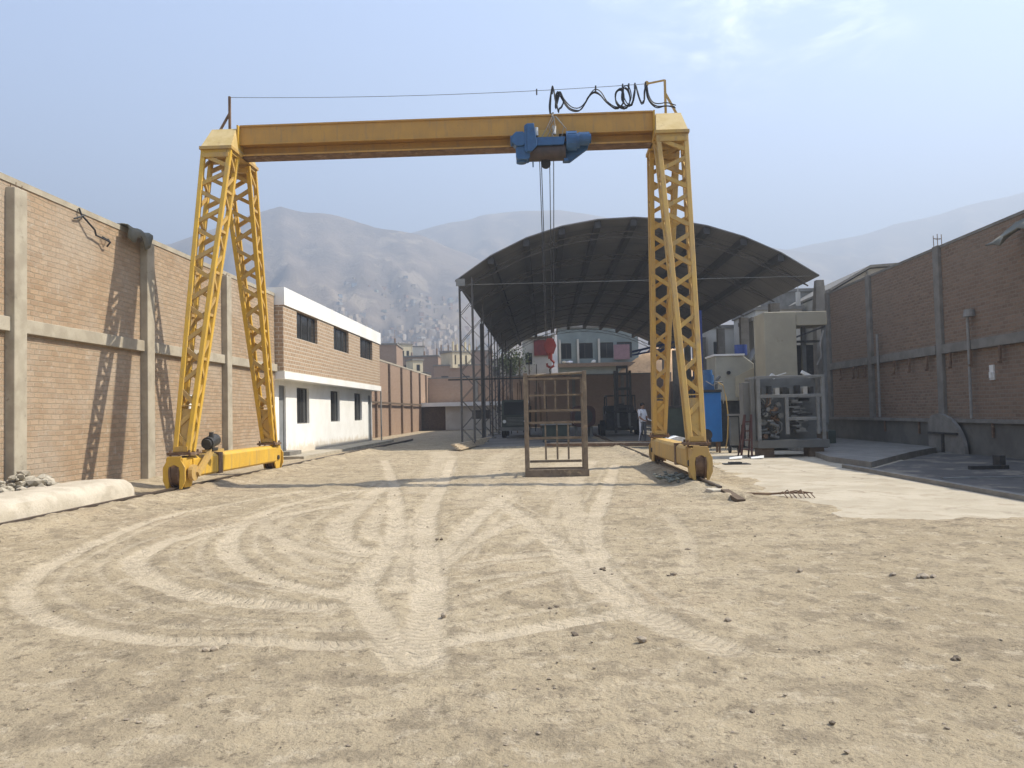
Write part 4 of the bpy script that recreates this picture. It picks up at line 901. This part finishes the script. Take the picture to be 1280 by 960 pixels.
for k in range(44):
    m = MB(); x = rr.uniform(x0+.15,x0+.72); z = rr.uniform(.6,1.65); y = GY_+rr.uniform(.15,.5)
    if k%3 == 0: m.cyl((x,y,z),(x+rr.uniform(.1,.25),y,z+rr.uniform(-.1,.2)),rr.uniform(.03,.07),10)
    elif k%3 == 1: m.tube([(x,y,z),(x+.1,y-.05,z+.1),(x+.12,y,z+.28),(x+.02,y+.03,z+.4)],.022,6)
    else: m.cyl((x,y,z),(x,y+.18,z),rr.uniform(.05,.09),14)
    m.build('pipework', kinds[k%4], t)
for k in range(22):
    x = rr.uniform(x0+.95,x1-.6); z = .7+.045*k; MB().box(x,GY_+.3,z,x+rr.uniform(.15,.35),GY_+.6,z+rr.uniform(.04,.1)).build('drawer_part', kinds[k%3], t)
for k in range(8):
    x = x0+.2+k*.2; w_ = rr.uniform(.08,.15); h_ = rr.uniform(.12,.34); MB().box(x,GY_+.25,1.812,x+w_,GY_+.5,1.812+h_).build('control_unit', [M['steel_grey'],M['steel_dark'],M['offwhite'],M['steel_dark']][k%4], t)
MB().box(x0-.32,GY_+.3,.95,x0-.05,GY_+.75,2.18).box(x0-.14,GY_+.1,.5,x0-.03,GY_+.3,2.3).build('side_cabinet', M['steel_grey'], t, bevel=.01)
MB().bar((x0+.5,GY_+.3,z1+.12),(x0+.62,GY_+.3,z1+.02),.10).bar((x0+.6,GY_+.3,z1+.06),(x0+.95,GY_+.35,z1+.16),.025).bar((x1-.55,GY_+.3,z1+.18),(x1-.3,GY_+.3,z1+.04),.09).build('hose_end', M['sign'], t)
# cream press
t = thing('cream_press','tall cream coloured press with side arm standing behind the grey machine','machine',(8.7,28.5,0))
MB().box(7.80,28.,.6,8.93,29.3,4.80).build('column', M['cream'], t, bevel=.03)
MB().box(8.932,28.02,4.30,10.0,29.2,4.79).build('arm', M['cream'], t, bevel=.02)
MB().box(9.86,28.1,.8,9.98,28.22,4.3).box(9.3,28.6,.8,9.44,28.74,4.3).build('post', M['steel_grey'], t)
MB().bar((8.95,28.1,3.9),(9.95,28.1,4.25),.06).box(8.93,28.4,3.72,9.9,28.46,3.8).build('brace', M['steel_dark'], t)
MB().box(7.6,27.8,0,10.1,29.6,.6).build('base', M['green_dark'], t, bevel=.02)
MB().box(8.95,29.22,.6,9.9,29.3,3.7).build('rear_guard', M['steel_dark'], t)
MB().tube([(9.85,28.0,4.1),(9.7,27.95,3.6),(9.75,27.95,3.2),(9.6,28.0,2.9)],.03,6).build('hose', M['pvc'], t)
# cream tank machine
t = thing('cream_machine','low cream machine with boxy hood and lighter side panel left of the cream press','machine',(7.2,30.8,0))
MB().prism([(6.50,2.0),(6.50,3.42),(7.55,3.42),(7.95,3.10),(7.95,2.05),(7.3,1.72),(6.72,1.72)],'y',30.,31.6).build('hood', M['cream2'], t, bevel=.03)
MB().prism([(7.22,1.85),(7.22,2.62),(7.92,2.95),(7.92,1.85)],'y',29.92,29.998).build('side_panel', M['cream'], t)
MB().box(6.45,29.95,3.42,7.6,31.6,3.49).build('top_edge', M['white'], t)
MB().cyl((6.98,29.9,2.78),(6.98,30.,2.78),.07,12).build('knob', M['black'], t)
MB().box(6.5,30.2,0,7.9,31.5,1.72).build('stand', M['steel_dark'], t)
MB().cyl((7.72,31.,3.49),(7.72,31.,3.90),.24,18).build('cap_drum', M['blue_navy'], t)
MB().prism([(7.9,3.2),(8.6,3.55),(8.9,3.95),(8.2,3.75)],'y',30.3,31.2).build('chute', M['steel_lgrey'], t)
# small things between
t = thing('hand_cart','grey upright two wheel cart standing beside the blue cabinet','cart',(6.0,25.6,0))
MB().box(5.95,25.5,.25,6.2,25.7,1.15).build('body', M['steel_grey'], t)
MB().box(5.85,25.45,1.2,6.3,25.5,1.26).bar((6.25,25.5,1.2),(6.28,25.5,.15),.03).build('handle', M['pvc'], t)
for x in (5.93,6.22): MB().cyl((x-.03,25.6,.13),(x+.03,25.6,.13),.13,14).build('wheel', M['black'], t)
t = thing('folding_ladder','dark red folded step ladder standing between blue cabinet and grey machine','ladder',(5.75,22.8,0))
ld_ = MB()
for s in (-1,1): ld_.bar((5.72+s*.15,22.7,.02),(5.85+s*.09,22.9,1.25),.05,.04); ld_.bar((5.75+s*.15,23.2,.02),(5.85+s*.09,22.95,1.25),.04,.03)
ld_.build('stile', M['maroon'], t); 
for k in range(4): MB().box(5.62+.03*k,22.72+.045*k,.25+.26*k,5.90+.01*k,22.80+.045*k,.28+.26*k).build('rung', M['maroon'], t)
for x, lab in ((5.15,'white paper scrap on the ground, the left one near the ladder'),(5.75,'white paper scrap on the ground, the right one near the ladder')):
    m = MB().add([(x,22.3,.03),(x+.32,22.2,.05),(x+.4,22.5,.10),(x+.06,22.6,.06)],[(0,1,2,3)]); o = single(m,'paper_scrap',M['sign'],lab,'paper'); o.modifiers.new('t','SOLIDIFY').thickness = .01
t = thing('storage_crate','dark brown crate behind the right crane end truck with white board on top','crate',(4.35,25.2,0))
MB().box(3.75,25.,.0,4.65,25.9,.42).build('box', M['wood_dark'], t, bevel=.02); MB().prism([(3.7,.43),(4.75,.43),(4.75,.46),(4.2,.60),(3.7,.46)],'y',24.95,25.95).build('lid', M['sign'], t)
t = thing('steel_skip','dark green steel bin behind the right crane legs','bin',(5.3,31.,0))
MB().prism([(4.55,.1),(5.6,.1),(5.75,1.5),(4.45,1.5)],'y',30.4,31.6).build('body', M['green_dark'], t, bevel=.02); MB().box(4.4,30.35,1.5,5.8,31.65,1.57).build('rim', M['steel_dark'], t)
MB().box(4.6,30.4,-.02,5.5,31.5,.1).build('skid', M['rust'], t)
t = thing('workbench','dark workbench with pale worktop inside the shed behind the rack','workbench',(.8,38,0))
MB().box(-.2,37.6,.82,1.3,38.4,.90).build('worktop', M['steel_lgrey'], t); MB().box(-.1,37.7,.1,1.2,38.3,.82).build('cabinet', M['green_dark'], t)
for x in (-.1,1.12): MB().box(x,37.7,0,x+.08,38.3,.1).build('leg', M['steel_dark'], t)
t = thing('tank','rounded dark maroon steel tank on a stand in the shed','tank',(2.2,45,0))
sq = [(2.2+math.copysign(.66*abs(math.cos(a))**.55,math.cos(a)),1.16+math.copysign(.60*abs(math.sin(a))**.55,math.sin(a))) for a in np.linspace(0,2*math.pi,28,endpoint=False)]
MB().prism(sq,'y',44.,46.5).build('shell', M['maroon'], t); MB().box(1.7,44.2,0,1.85,46.2,.6).box(2.55,44.2,0,2.7,46.2,.6).build('stand', M['steel_grey'], t)
MB().prism([(2.2+.5*math.cos(a),1.16+.46*math.sin(a)) for a in np.linspace(0,2*math.pi,20,endpoint=False)],'y',43.96,44.0).build('end_cover', M['steel_dark'], t)

# forklift facing the camera
t = thing('forklift','dark forklift truck with raised mast parked inside the shed','forklift',(4.45,46.5,0))
ms = MB()
for x in (4.02,4.88): ms.box(x,45.2,.15,x+.14,45.38,3.72)
for x in (4.18,4.74): ms.box(x,45.22,.4,x+.10,45.36,3.95)
for z in (.5,1.6,2.6,3.45,3.85): ms.box(4.02 if z<3.8 else 4.18,45.24,z,5.02 if z<3.8 else 4.84,45.34,z+.16)
ms.build('mast', M['steel_dark'], t)
MB().box(3.95,45.05,.9,5.1,45.15,1.0).box(3.95,45.05,1.35,5.1,45.15,1.45).box(4.1,45.06,1.0,4.2,45.14,1.35).box(4.85,45.06,1.0,4.95,45.14,1.35).build('carriage', M['steel_dark'], t)
for x in (4.15,4.78): MB().box(x,44.95,.55,x+.12,45.04,1.3).box(x,43.95,.50,x+.12,45.04,.55).build('fork', M['steel_grey'], t)
MB().prism([(45.5,.30),(45.5,1.3),(46.0,1.45),(46.2,1.2),(47.0,1.25),(47.2,1.75),(48.,1.65),(48.1,.45)],'x',3.55,5.35).build('body', M['steel_dark'], t, bevel=.04)
og = MB()
for x in (3.62,5.26):
    og.bar((x,45.6,1.15),(x,45.9,2.3),.07).bar((x,47.4,1.3),(x,47.2,2.3),.07).bar((x,45.9,2.3),(x,47.2,2.3),.07)
for k in range(6): og.bar((3.62,45.9+.26*k,2.31),(5.26,45.9+.26*k,2.31),.05)
og.build('overhead_guard', M['steel_dark'], t)
MB().box(4.15,46.5,1.25,4.75,47.,1.36).box(4.15,46.95,1.36,4.75,47.07,1.85).build('seat', M['black'], t)
MB().tube([(4.45+.18*math.cos(a),46.1+.05*math.sin(a),1.55+.17*math.sin(a)) for a in np.linspace(0,6.28,16)],.02,6).build('steering_wheel', M['black'], t)
for x in (3.22,5.38):
    for y, r in ((45.75,.45),(47.5,.33)): w_ = MB().cyl((x,y,r),(x+.26,y,r),r,20).build('wheel', M['black'], t); MB().cyl((x-.01,y,r),(x+.27,y,r),r*.5,14).build('rim', M['rust'], w_)

# lorry
t = thing('lorry','dark old lorry parked nose first among the lattice columns of the shed','lorry',(-1.7,46.5,0))
MB().prism([(45.0,.55),(45.0,1.25),(45.25,2.15),(46.7,2.2),(46.7,.55)],'x',-2.42,-.92).build('cab', M['green_dark'], t, bevel=.04)
MB().prism([(44.985,1.33),(45.19,2.05),(45.21,2.05),(45.01,1.33)],'x',-2.28,-1.06).build('windscreen', M['glass'], t)
gr = MB()
for k in range(6): gr.box(-2.15,44.94,.74+.08*k,-1.2,44.99,.77+.08*k)
gr.build('grille', M['steel_lgrey'], t)
MB().box(-2.5,44.8,.42,-.84,44.95,.62).build('bumper', M['steel_grey'], t)
for x in (-2.27,-1.07): MB().cyl((x,44.93,.95),(x,45.0,.95),.10,14).build('headlight', M['sign'], t)
for x in (-2.62,-.78): MB().box(x-.07,45.2,1.45,x+.07,45.26,1.8).bar((x,45.25,1.6),(-2.40 if x<-1.7 else -.94,45.3,1.6),.03).build('mirror', M['steel_dark'], t)
MB().box(-2.5,46.9,.85,-.84,50.8,1.0).box(-2.5,46.9,1.0,-2.44,50.8,1.55).box(-.90,46.9,1.0,-.84,50.8,1.55).box(-2.44,46.9,1.0,-.90,46.96,2.0).build('load_bed', M['wood_dark'], t)
for x in (-2.45,-1.13):
    for y in (45.7,49.6): w_ = MB().cyl((x,y,.43),(x+.24,y,.43),.43,20).build('wheel', M['black'], t); MB().cyl((x-.01,y,.43),(x+.25,y,.43),.2,12).build('rim', M['steel_grey'], w_)
# blue jib inside the shed
t = thing('jib_crane','blue steel jib arm and post under the shed roof behind the right crane legs','jib crane',(7.4,50,0))
MB().box(9.45,50,0,9.62,50.17,6.2).build('post', M['blue_navy'], t)
jb = MB(); jb.bar((9.5,50.1,5.95),(5.6,49.6,5.1),.14).bar((9.5,50.1,5.55),(5.6,49.6,4.9),.10)
for k in range(6):
    a = V((9.5,50.1,5.95)).lerp(V((5.6,49.6,5.1)),k/6); b = V((9.5,50.1,5.55)).lerp(V((5.6,49.6,4.9)),(k+.5)/6); jb.bar(a,b,.06)
jb.build('jib', M['blue_navy'], t)
MB().box(7.0,49.7,4.6,7.7,50.2,5.25).cyl((6.9,49.95,4.85),(7.9,49.95,4.85),.22,14).build('winch', M['blue_navy'], t)
bp = MB().box(6.0,30.2,2.2,6.09,30.29,5.2).box(5.95,30.15,0,6.14,30.34,2.2); single(bp,'steel_post',M['blue_navy'],'dark blue upright steel post right behind the near right crane leg','post')
bd = MB().box(5.0,46.2,1.7,5.6,46.26,2.3) ; 
hd_ = MB().cyl((-2.95,38,0),(-2.95,38,5.8),.07,8).bar((-4.6,38,3.1),(-.8,38,3.1),.07).bar((-2.95,38,5.6),(-2.95,38,5.8),.1); single(hd_,'steel_mast',M['steel_dark'],'thin black steel mast with one crossbar among the left lattice columns','mast')
# upright steel bars leaning along the left of the shed
for k in range(18):
    x = -3.3+.36*(k%9)*(.9+.02*k); y = 50+1.4*k; b = MB().bar((x,y,0),(x+.12*math.sin(k*2.2),y+.1,(3.3 if k%3 else 5.6)+.5*math.sin(k*1.7)),.07); single(b,'steel_upright',M['steel_dark'] if k%2 else M['rust'],'thin upright steel bar stored along the left side of the shed','steel bar','upright bars along the left side of the shed')

# ------------------------------------------------------------------ person
def person(loc, face, h=1.74):
    J = dict(pelvis=(0,0,.93),waist=(.0,0,1.07),chest=(.0,0,1.27),neckb=(.0,0,1.43),neck=(.02,0,1.50),head=(.04,0,1.585),crown=(.035,0,1.68),
      hl=(.0,.09,.88),kl=(.07,.10,.49),al=(.0,.11,.09),tl=(.15,.12,.035), hr=(.0,-.09,.88),kr=(.0,-.10,.49),ar=(-.10,-.11,.09),tr=(.06,-.12,.035),
      sl=(.0,.17,1.39),el=(.06,.21,1.12),wl=(.25,.16,.98), sr=(.0,-.17,1.39),er=(.03,-.22,1.11),wr=(.24,-.17,.97))
    rad = dict(pelvis=.135,waist=.125,chest=.15,neckb=.075,neck=.055,head=.088,crown=.055,hl=.10,kl=.066,al=.045,tl=.035,hr=.10,kr=.066,ar=.045,tr=.035,sl=.07,el=.048,wl=.032,sr=.07,er=.048,wr=.032)
    E = [('pelvis','waist'),('waist','chest'),('chest','neckb'),('neckb','neck'),('neck','head'),('head','crown'),('pelvis','hl'),('hl','kl'),('kl','al'),('al','tl'),('pelvis','hr'),('hr','kr'),('kr','ar'),('ar','tr'),('chest','sl'),('sl','el'),('el','wl'),('chest','sr'),('sr','er'),('er','wr')]
    for s, w, sg in (('l',J['wl'],-1),('r',J['wr'],1)):
        pm_ = 'p'+s; J[pm_] = (w[0]+.07,w[1]+.005*sg,w[2]-.01); rad[pm_] = .030; E.append(('w'+s,pm_))
        for k in range(4):
            a, b = f'f{s}{k}a', f'f{s}{k}b'; L = (.05,.058,.054,.042)[k]
            J[a] = (w[0]+.07+L,w[1]+sg*(.03-.02*k),w[2]-.02); J[b] = (w[0]+.07+L*1.2,w[1]+sg*(.03-.02*k),w[2]-.05); rad[a] = .0095; rad[b] = .008; E += [(pm_,a),(a,b)]
        a = f't{s}h'; J[a] = (w[0]+.08,w[1]+sg*.05,w[2]+.025); rad[a] = .01; E.append((pm_,a))
    keys = list(J); me = bpy.data.meshes.new('person'); me.from_pydata([J[k] for k in keys], [(keys.index(a),keys.index(b)) for a, b in E], [])
    o = bpy.data.objects.new('person', me); COL.objects.link(o); md = o.modifiers.new('skin','SKIN'); md.use_smooth_shade = True
    for k, sv in zip(keys, me.skin_vertices[0].data): sv.radius = (rad[k],rad[k]); sv.use_root = (k == 'pelvis')
    o.modifiers.new('sub','SUBSURF').levels = 2; o.modifiers['sub'].render_levels = 2
    dg = bpy.context.evaluated_depsgraph_get(); m2 = bpy.data.meshes.new_from_object(o.evaluated_get(dg)); o.modifiers.clear(); o.data = m2
    for m_ in (M['skin'],M['shirt'],M['trousers'],M['black']): m2.materials.append(m_)
    for p in m2.polygons:
        c = p.center; arm = abs(c.y) > .15 and c.z < 1.30
        p.material_index = 3 if c.z < .10 else (0 if (c.z > 1.46 or (arm and c.z < 1.16 and c.x > .05)) else (1 if (c.z > .92 or arm) else 2))
        p.use_smooth = True
    tag(o,'person in white shirt and grey trousers standing in profile at the shed mouth','person'); WL[o] = V((0,0,0))
    f = MB().rock((.115,0,1.585),.018,1).box(.09,-.045,1.595,.122,-.02,1.607).box(.09,.02,1.595,.122,.045,1.607).box(.10,-.022,1.545,.124,.022,1.553)
    fo = f.build('face_detail', M['skin'], o)
    hr_ = MB(); 
    bm = bmesh.new(); bmesh.ops.create_uvsphere(bm,u_segments=16,v_segments=10,radius=1); vs = [(.02+v.co.x*.102,v.co.y*.094,1.645+v.co.z*.085) for v in bm.verts]; fs = [tuple(v.index for v in q.verts) for q in bm.faces]; bm.free()
    keep = [q for q in fs if not (sum(vs[i][0] for i in q)/len(q) > .075 and sum(vs[i][2] for i in q)/len(q) < 1.655)]
    hr_.add(vs,keep); hr_.build('hair', M['hair'], o, smooth=True)
    for sy in (-1,1): MB().rock((.02,sy*.088,1.58),.022,1.2).build('ear', M['skin'], o)
    sc = h/1.72; o.scale = (sc,sc,sc); o.location = loc; o.rotation_euler = (0,0,face)
    return o
person((4.25,34.4,.012), R(-48))
tl = MB().bar((4.62,34.2,.95),(4.95,34.05,.55),.03).bar((4.9,34.1,.55),(5.15,34.0,.55),.05).bar((4.68,34.15,.55),(4.68,34.15,0),.04).bar((5.1,34.0,.55),(5.1,34.0,.0),.04).bar((4.68,34.4,.55),(4.68,34.4,0),.04).box(4.6,33.95,.55,5.2,34.5,.60)
single(tl,'work_stand',M['steel_dark'],'low dark work stand in front of the person','stand')
wb_ = MB().box(4.85,44.9,1.8,5.35,45.,2.35); 

# ------------------------------------------------------------------ houses beyond the yard
def house(cx, cy, w, d, h, z0, mat, label, rz=0., wins=(), cat='house', roofm=None, rods=0, door=None, name='house'):
    t = thing(name, label, cat, (cx,cy,z0)); o = (cx,cy,0); y0 = cy-d/2; x0 = cx-w/2
    MB().wall('y',y0,y0+.2,x0,x0+w,z0,z0+h,[(x0+a,x0+b,z0+c,z0+e) for a,b,c,e in wins]).box(x0,y0+.2,z0,x0+.2,y0+d,z0+h).box(x0+w-.2,y0+.2,z0,x0+w,y0+d,z0+h).box(x0+.2,y0+d-.2,z0,x0+w-.2,y0+d,z0+h).spin(o,rz).build('wall', mat, t)
    MB().box(x0-.12,y0-.12,z0+h,x0+w+.12,y0+d+.12,z0+h+.22).spin(o,rz).build('roof', roofm or M['concrete_grey'], t)
    for a,b,c,e in wins:
        f = MB().box(x0+a,y0+.10,z0+c,x0+b,y0+.14,z0+c+.08).box(x0+a,y0+.10,z0+e-.08,x0+b,y0+.14,z0+e).box(x0+(a+b)/2-.04,y0+.102,z0+c+.08,x0+(a+b)/2+.04,y0+.138,z0+e-.08).spin(o,rz).build('window', M['frame'], t)
        MB().box(x0+a,y0+.142,z0+c,x0+b,y0+.16,z0+e).spin(o,rz).build('pane', M['glass'], f)
    if rods:
        rr = random.Random(int(cx*10))
        for k in range(rods):
            m = MB(); x = x0+.2+(w-.4)*k/max(1,rods-1); m.box(x-.12,y0,z0+h+.22,x+.12,y0+.25,z0+h+.22+rr.uniform(.5,1.3)); m.bar((x,y0+.1,z0+h+.5),(x,y0+.1,z0+h+2.1),.04)
            m.spin(o,rz).build('column_stub', mat, t)
    return t
YH, BB, CG, OW = M['yellow_house'], M['brick_far'], M['concrete_grey'], M['offwhite']
nb = 'neighbouring houses beyond the left wall'
house(-12.4,112,3.1,3.2,2.2,7.9,YH,'pale yellow sunlit facade with pilasters above the far wall',R(38),[(.35,.6,.5,1.8),(1.2,1.5,.5,1.8),(2.1,2.4,.5,1.8)],rods=5)
house(-11.8,115,8,9,8.2,0,BB,'brown brick block under the pale yellow facade beyond the back wall',R(6),[(1,2,5.5,6.8),(4,5,5.5,6.8)])
house(-16.4,100,1.4,2,1.7,6.6,YH,'small pale yellow rooftop room left of the larger yellow facade',R(35),[(.5,1.,.4,1.2)])
house(-17.6,101,6,8,6.5,0,BB,'brown brick house carrying the small yellow rooftop room',R(8),[(1,2,4.4,5.6)])
house(-24.2,131,2.4,6,2.6,10.4,YH,'narrow pale yellow two window tower near the office roof',R(35),[(.4,.9,.6,1.6),(1.3,1.8,.6,1.6)])
house(-22.8,112,4.6,8,11.2,0,BB,'tall dark brick house just right of the office parapet',R(4),[(.8,1.8,8.6,10)],rods=3)
house(-26,133,9,8,10.2,0,OW,'long low whitish house behind the tall dark brick house',R(10),[(1,2,7.5,9),(4,5,7.5,9)],rods=4)
house(-19.5,128,6.5,8,10.6,0,BB,'brick house with rooftop column stubs behind the yellow rooftop room',R(-4),[(1,2,8,9.4)],rods=4)
house(-13.5,140,9,8,12.2,0,BB,'wide brick house with many unfinished roof columns behind the left shed columns',R(3),[(2,3,9.5,11),(5,6,9.5,11)],rods=8)
house(-5.,122,7,8,9.4,0,CG,'grey rendered house behind the left lattice columns',R(0),[(1,2,7,8.4),(3.4,4.4,7,8.4)],rods=4)
house(-29.5,160,10,9,15.,0,OW,'pale house high behind the tall dark brick house',R(12),[(2,3.2,11.5,13.2)],rods=3)
# through the far opening of the shed
t = house(6.0,88,8.6,6,10.4,0,M['teal_house'],'pale grey blue house with white posts and open terrace seen through the shed',0,[(.3,1.4,7.1,8.8),(2.0,3.7,7.1,8.8),(4.5,5.9,7.1,8.8),(6.3,7.9,7.1,8.8)])
for x in (1.75+.0,3.65+.05,5.95): MB().box(x,84.7,6.6,x+.22,84.98,9.2).build('post', M['offwhite'], t)
MB().box(1.6,84.4,6.2,10.4,84.98,6.6).build('terrace_slab', M['brick_brown'], t)
ck = MB().box(7.6,84.55,6.9,9.3,84.62,8.5); single(ck,'laundry',M['pink'],'faded pink cloth hanging on the terrace of the grey blue house','laundry')
for k, (x, mt, lab) in enumerate(((2.3,'sign','white laundry bundle on the terrace rail, leftmost of the row'),(2.9,'shirt','pale laundry bundle on the terrace rail, second of the row'),(5.4,'sign','white laundry bundle on the terrace rail below the middle post'))):
    single(MB().rock((x,84.5,6.75),.26,.8),'laundry',M[mt],lab,'laundry')
t = house(-.6,84,3.0,5,9.0,0,OW,'small pale house with red front panel left of the grey blue house',0,[(.3,1.0,6.4,7.6)])
MB().box(-.9,81.3,7.3,.7,81.48,8.9).build('red_panel', M['red'], t); MB().box(-2.3,80.9,9.25,1.3,82.,9.36).build('canopy', M['sign'], t)
t = thing('shrub','dusty green tree behind the back wall by the pale house','tree',(-3.3,80,0))
MB().cyl((-3.3,80,0),(-3.3,80,6),.16,8,.1).build('trunk', M['wood_dark'], t)
lf = MB(); rr = random.Random(3)
for _ in range(1500):
    a, b, c = rr.gauss(0,.75), rr.gauss(0,.7), rr.gauss(0,.75); p = V((-3.3+a,80+b,6.6+c)); u = V((rr.uniform(-1,1),rr.uniform(-1,1),rr.uniform(-1,1))).normalized()*.11; w_ = u.cross(V((rr.uniform(-1,1),rr.uniform(-1,1),.3))).normalized()*.06
    lf.add([p-u,p+w_,p+u,p-w_],[(0,1,2,3)])
lf.build('crown', M['hedge'], t)
# orange earth heap behind the back wall
hp = MB(); vs = []; fs = []; n = 34
for j in range(n):
    for i in range(n):
        u, v = i/(n-1)*2-1, j/(n-1)*2-1; x, y = 13.0+u*7.5, 86+v*6
        z = 8.4*max(0,1-(abs(u)**1.6*.9+v*v*.9))**.7+1.3*(float(fbm(np.array([u*3.]),np.array([v*3.]),4,8)[0])-.5)
        vs.append((x,y,max(z,-.1)))
for j in range(n-1):
    for i in range(n-1): a = j*n+i; fs.append((a,a+1,a+n+1,a+n))
hp.add(vs,fs); single(hp,'earth_heap',M['sand'],'tall sunlit heap of orange earth beyond the back wall','heap',smooth=True)
# right side neighbours
house(19.2,60,4.5,7,9.6,0,CG,'grey block just left of the tall concrete pillar of the shed',R(0),[(.5,1.3,7.4,8.6)])
house(15.5,55,3.0,6,7.8,0,OW,'whitish house with rooftop parapet below the right shed eave',R(0),[(.5,1.2,5.6,6.8),(1.7,2.4,5.6,6.8)],rods=2)
house(12.9,47,1.6,3,6.4,0,M['cream2'],'pale cream narrow building behind the cream machine',R(0),[(.4,1.0,4.6,5.6)])
house(14.0,62,3.4,6,7.4,0,OW,'pale house half hidden under the shed roof at the right',R(0),[(.4,1.2,5.2,6.4)])
t = thing('warehouse','beige warehouse with sloping roof rising behind the shaded right wall','warehouse',(20,52,0))
MB().prism([(17.3,0),(17.3,8.25),(19.6,9.55),(26,9.9),(26,0)],'y',47.5,60).build('wall', pm('beige render',(.36,.33,.265),(.30,.275,.22),bump=.1,scale=.6), t)
MB().prism([(17.2,8.3),(19.58,9.62),(26.1,9.98),(26.1,10.1),(19.56,9.76),(17.15,8.42)],'y',47.3,60.2).build('roof', M['concrete_grey'], t)
MB().cyl((19.4,47.4,0),(19.4,47.4,9.45),.05,8).build('downpipe', M['concrete_grey'], t)
# shanty town on the lower slopes
protos = []
pal = [('white',(.60,.57,.52)),('tan',(.46,.37,.27)),('brick red',(.36,.22,.15)),('pale green',(.36,.38,.32)),('grey',(.34,.33,.31)),('pale blue',(.34,.39,.43))]
for nme, c in pal:
    t = thing('hillside_house',f'tiny {nme} house among many on the hazy slope behind the office','house',(0,0,-50),'houses on the hazy slope')
    MB().box(-3,-3,-54,3,3,-46.2).build('wall', pm(nme+' render',c,bump=0,scale=.3), t)
    MB().box(-3.2,-3.2,-46.2,3.2,3.2,-45.9).build('roof', M['concrete_grey'], t); protos.append(t)
rr = random.Random(21); cnt = 0; used = set()
while cnt < 285:
    px = rr.gauss(540,80); u = (px-680)/985; tt_ = .32+.46*rr.random()**1.15
    if not (400 < px < 690): continue
    x, y, z = atA(u,tt_); k = (round(x/5),round(y/6))
    if k in used: continue
    used.add(k); p = protos[rr.choice([0,1,1,1,1,2,2,2,3,4,4,4,5])]; s = rr.uniform(.26,.62)
    if cnt < 6: p = protos[cnt]; q = p; q.location = (x,y,z+.0)
    else: q = dup(p,(x,y,z))
    q.rotation_euler = (0,0,rr.uniform(.35,1.15)); q.scale = (s*rr.uniform(.8,1.5),s,s*rr.uniform(.5,.9)); cnt += 1

# odds and ends
sc = MB()
for _ in range(70): sc.rock((2.62+random.gauss(0,.16),15.9+random.gauss(0,.35),.04+random.uniform(0,.10)),random.uniform(.03,.08),.6)
single(sc,'scrap_heap',pm('grey green scrap',(.20,.21,.17),(.13,.13,.11),scale=6,bump=.3),'low heap of grey green scrap on the dirt beside the right crane end truck','scrap heap',kind='stuff')
for k,(x,y,w,h,mt,lab) in enumerate(((5.95,29.6,.35,.9,'steel_dark','dark upright box behind the hand cart'),(8.5,25.2,.6,.5,'wood_dark','dark wooden box on the ramp right of the grey machine'),(8.95,26.3,.5,.75,'steel_grey','grey metal box on the ramp beside the cream press base'))):
    t = thing('equipment_box',lab,'box',(x,y,0)); z = .15 if x>8 else 0.
    MB().box(x-w/2,y-.3,z,x+w/2,y+.3,z+h).build('case',M[mt],t,bevel=.02); MB().box(x-w/2-.02,y-.32,z+h+.002,x+w/2+.02,y+.32,z+h+.05).build('lid',M['steel_grey'],t,bevel=.01)

# the rest of the settlement on the slope: too many and too far to count
ms_ = MB(); rr = random.Random(77); n_ = 0
while n_ < 1500:
    px = rr.gauss(520,85); tt_ = .29+.34*rr.random()**1.6
    if not (380 < px < 690): continue
    u = (px-680)/985; x, y, z = atA(u,tt_)
    if vnoise(np.array([x*.035]),np.array([y*.035]),4)[0] < .42: continue
    x += rr.uniform(-4,4); y += rr.uniform(-4,4); s = rr.uniform(.8,2.3); n0 = len(ms_.v)
    ms_.box(x-s,y-s*.8,z-3,x+s,y+s*.8,z+rr.uniform(.5,2.0)); ms_.spin((x,y,z),rr.uniform(.3,1.2),n0); n_ += 1
o = ms_.build('distant_houses', pm('mixed pale render',(.52,.44,.34),(.36,.27,.2),scale=.09,bump=0,dirt=((.6,.57,.52),.56,.11))); o['kind'] = 'stuff'
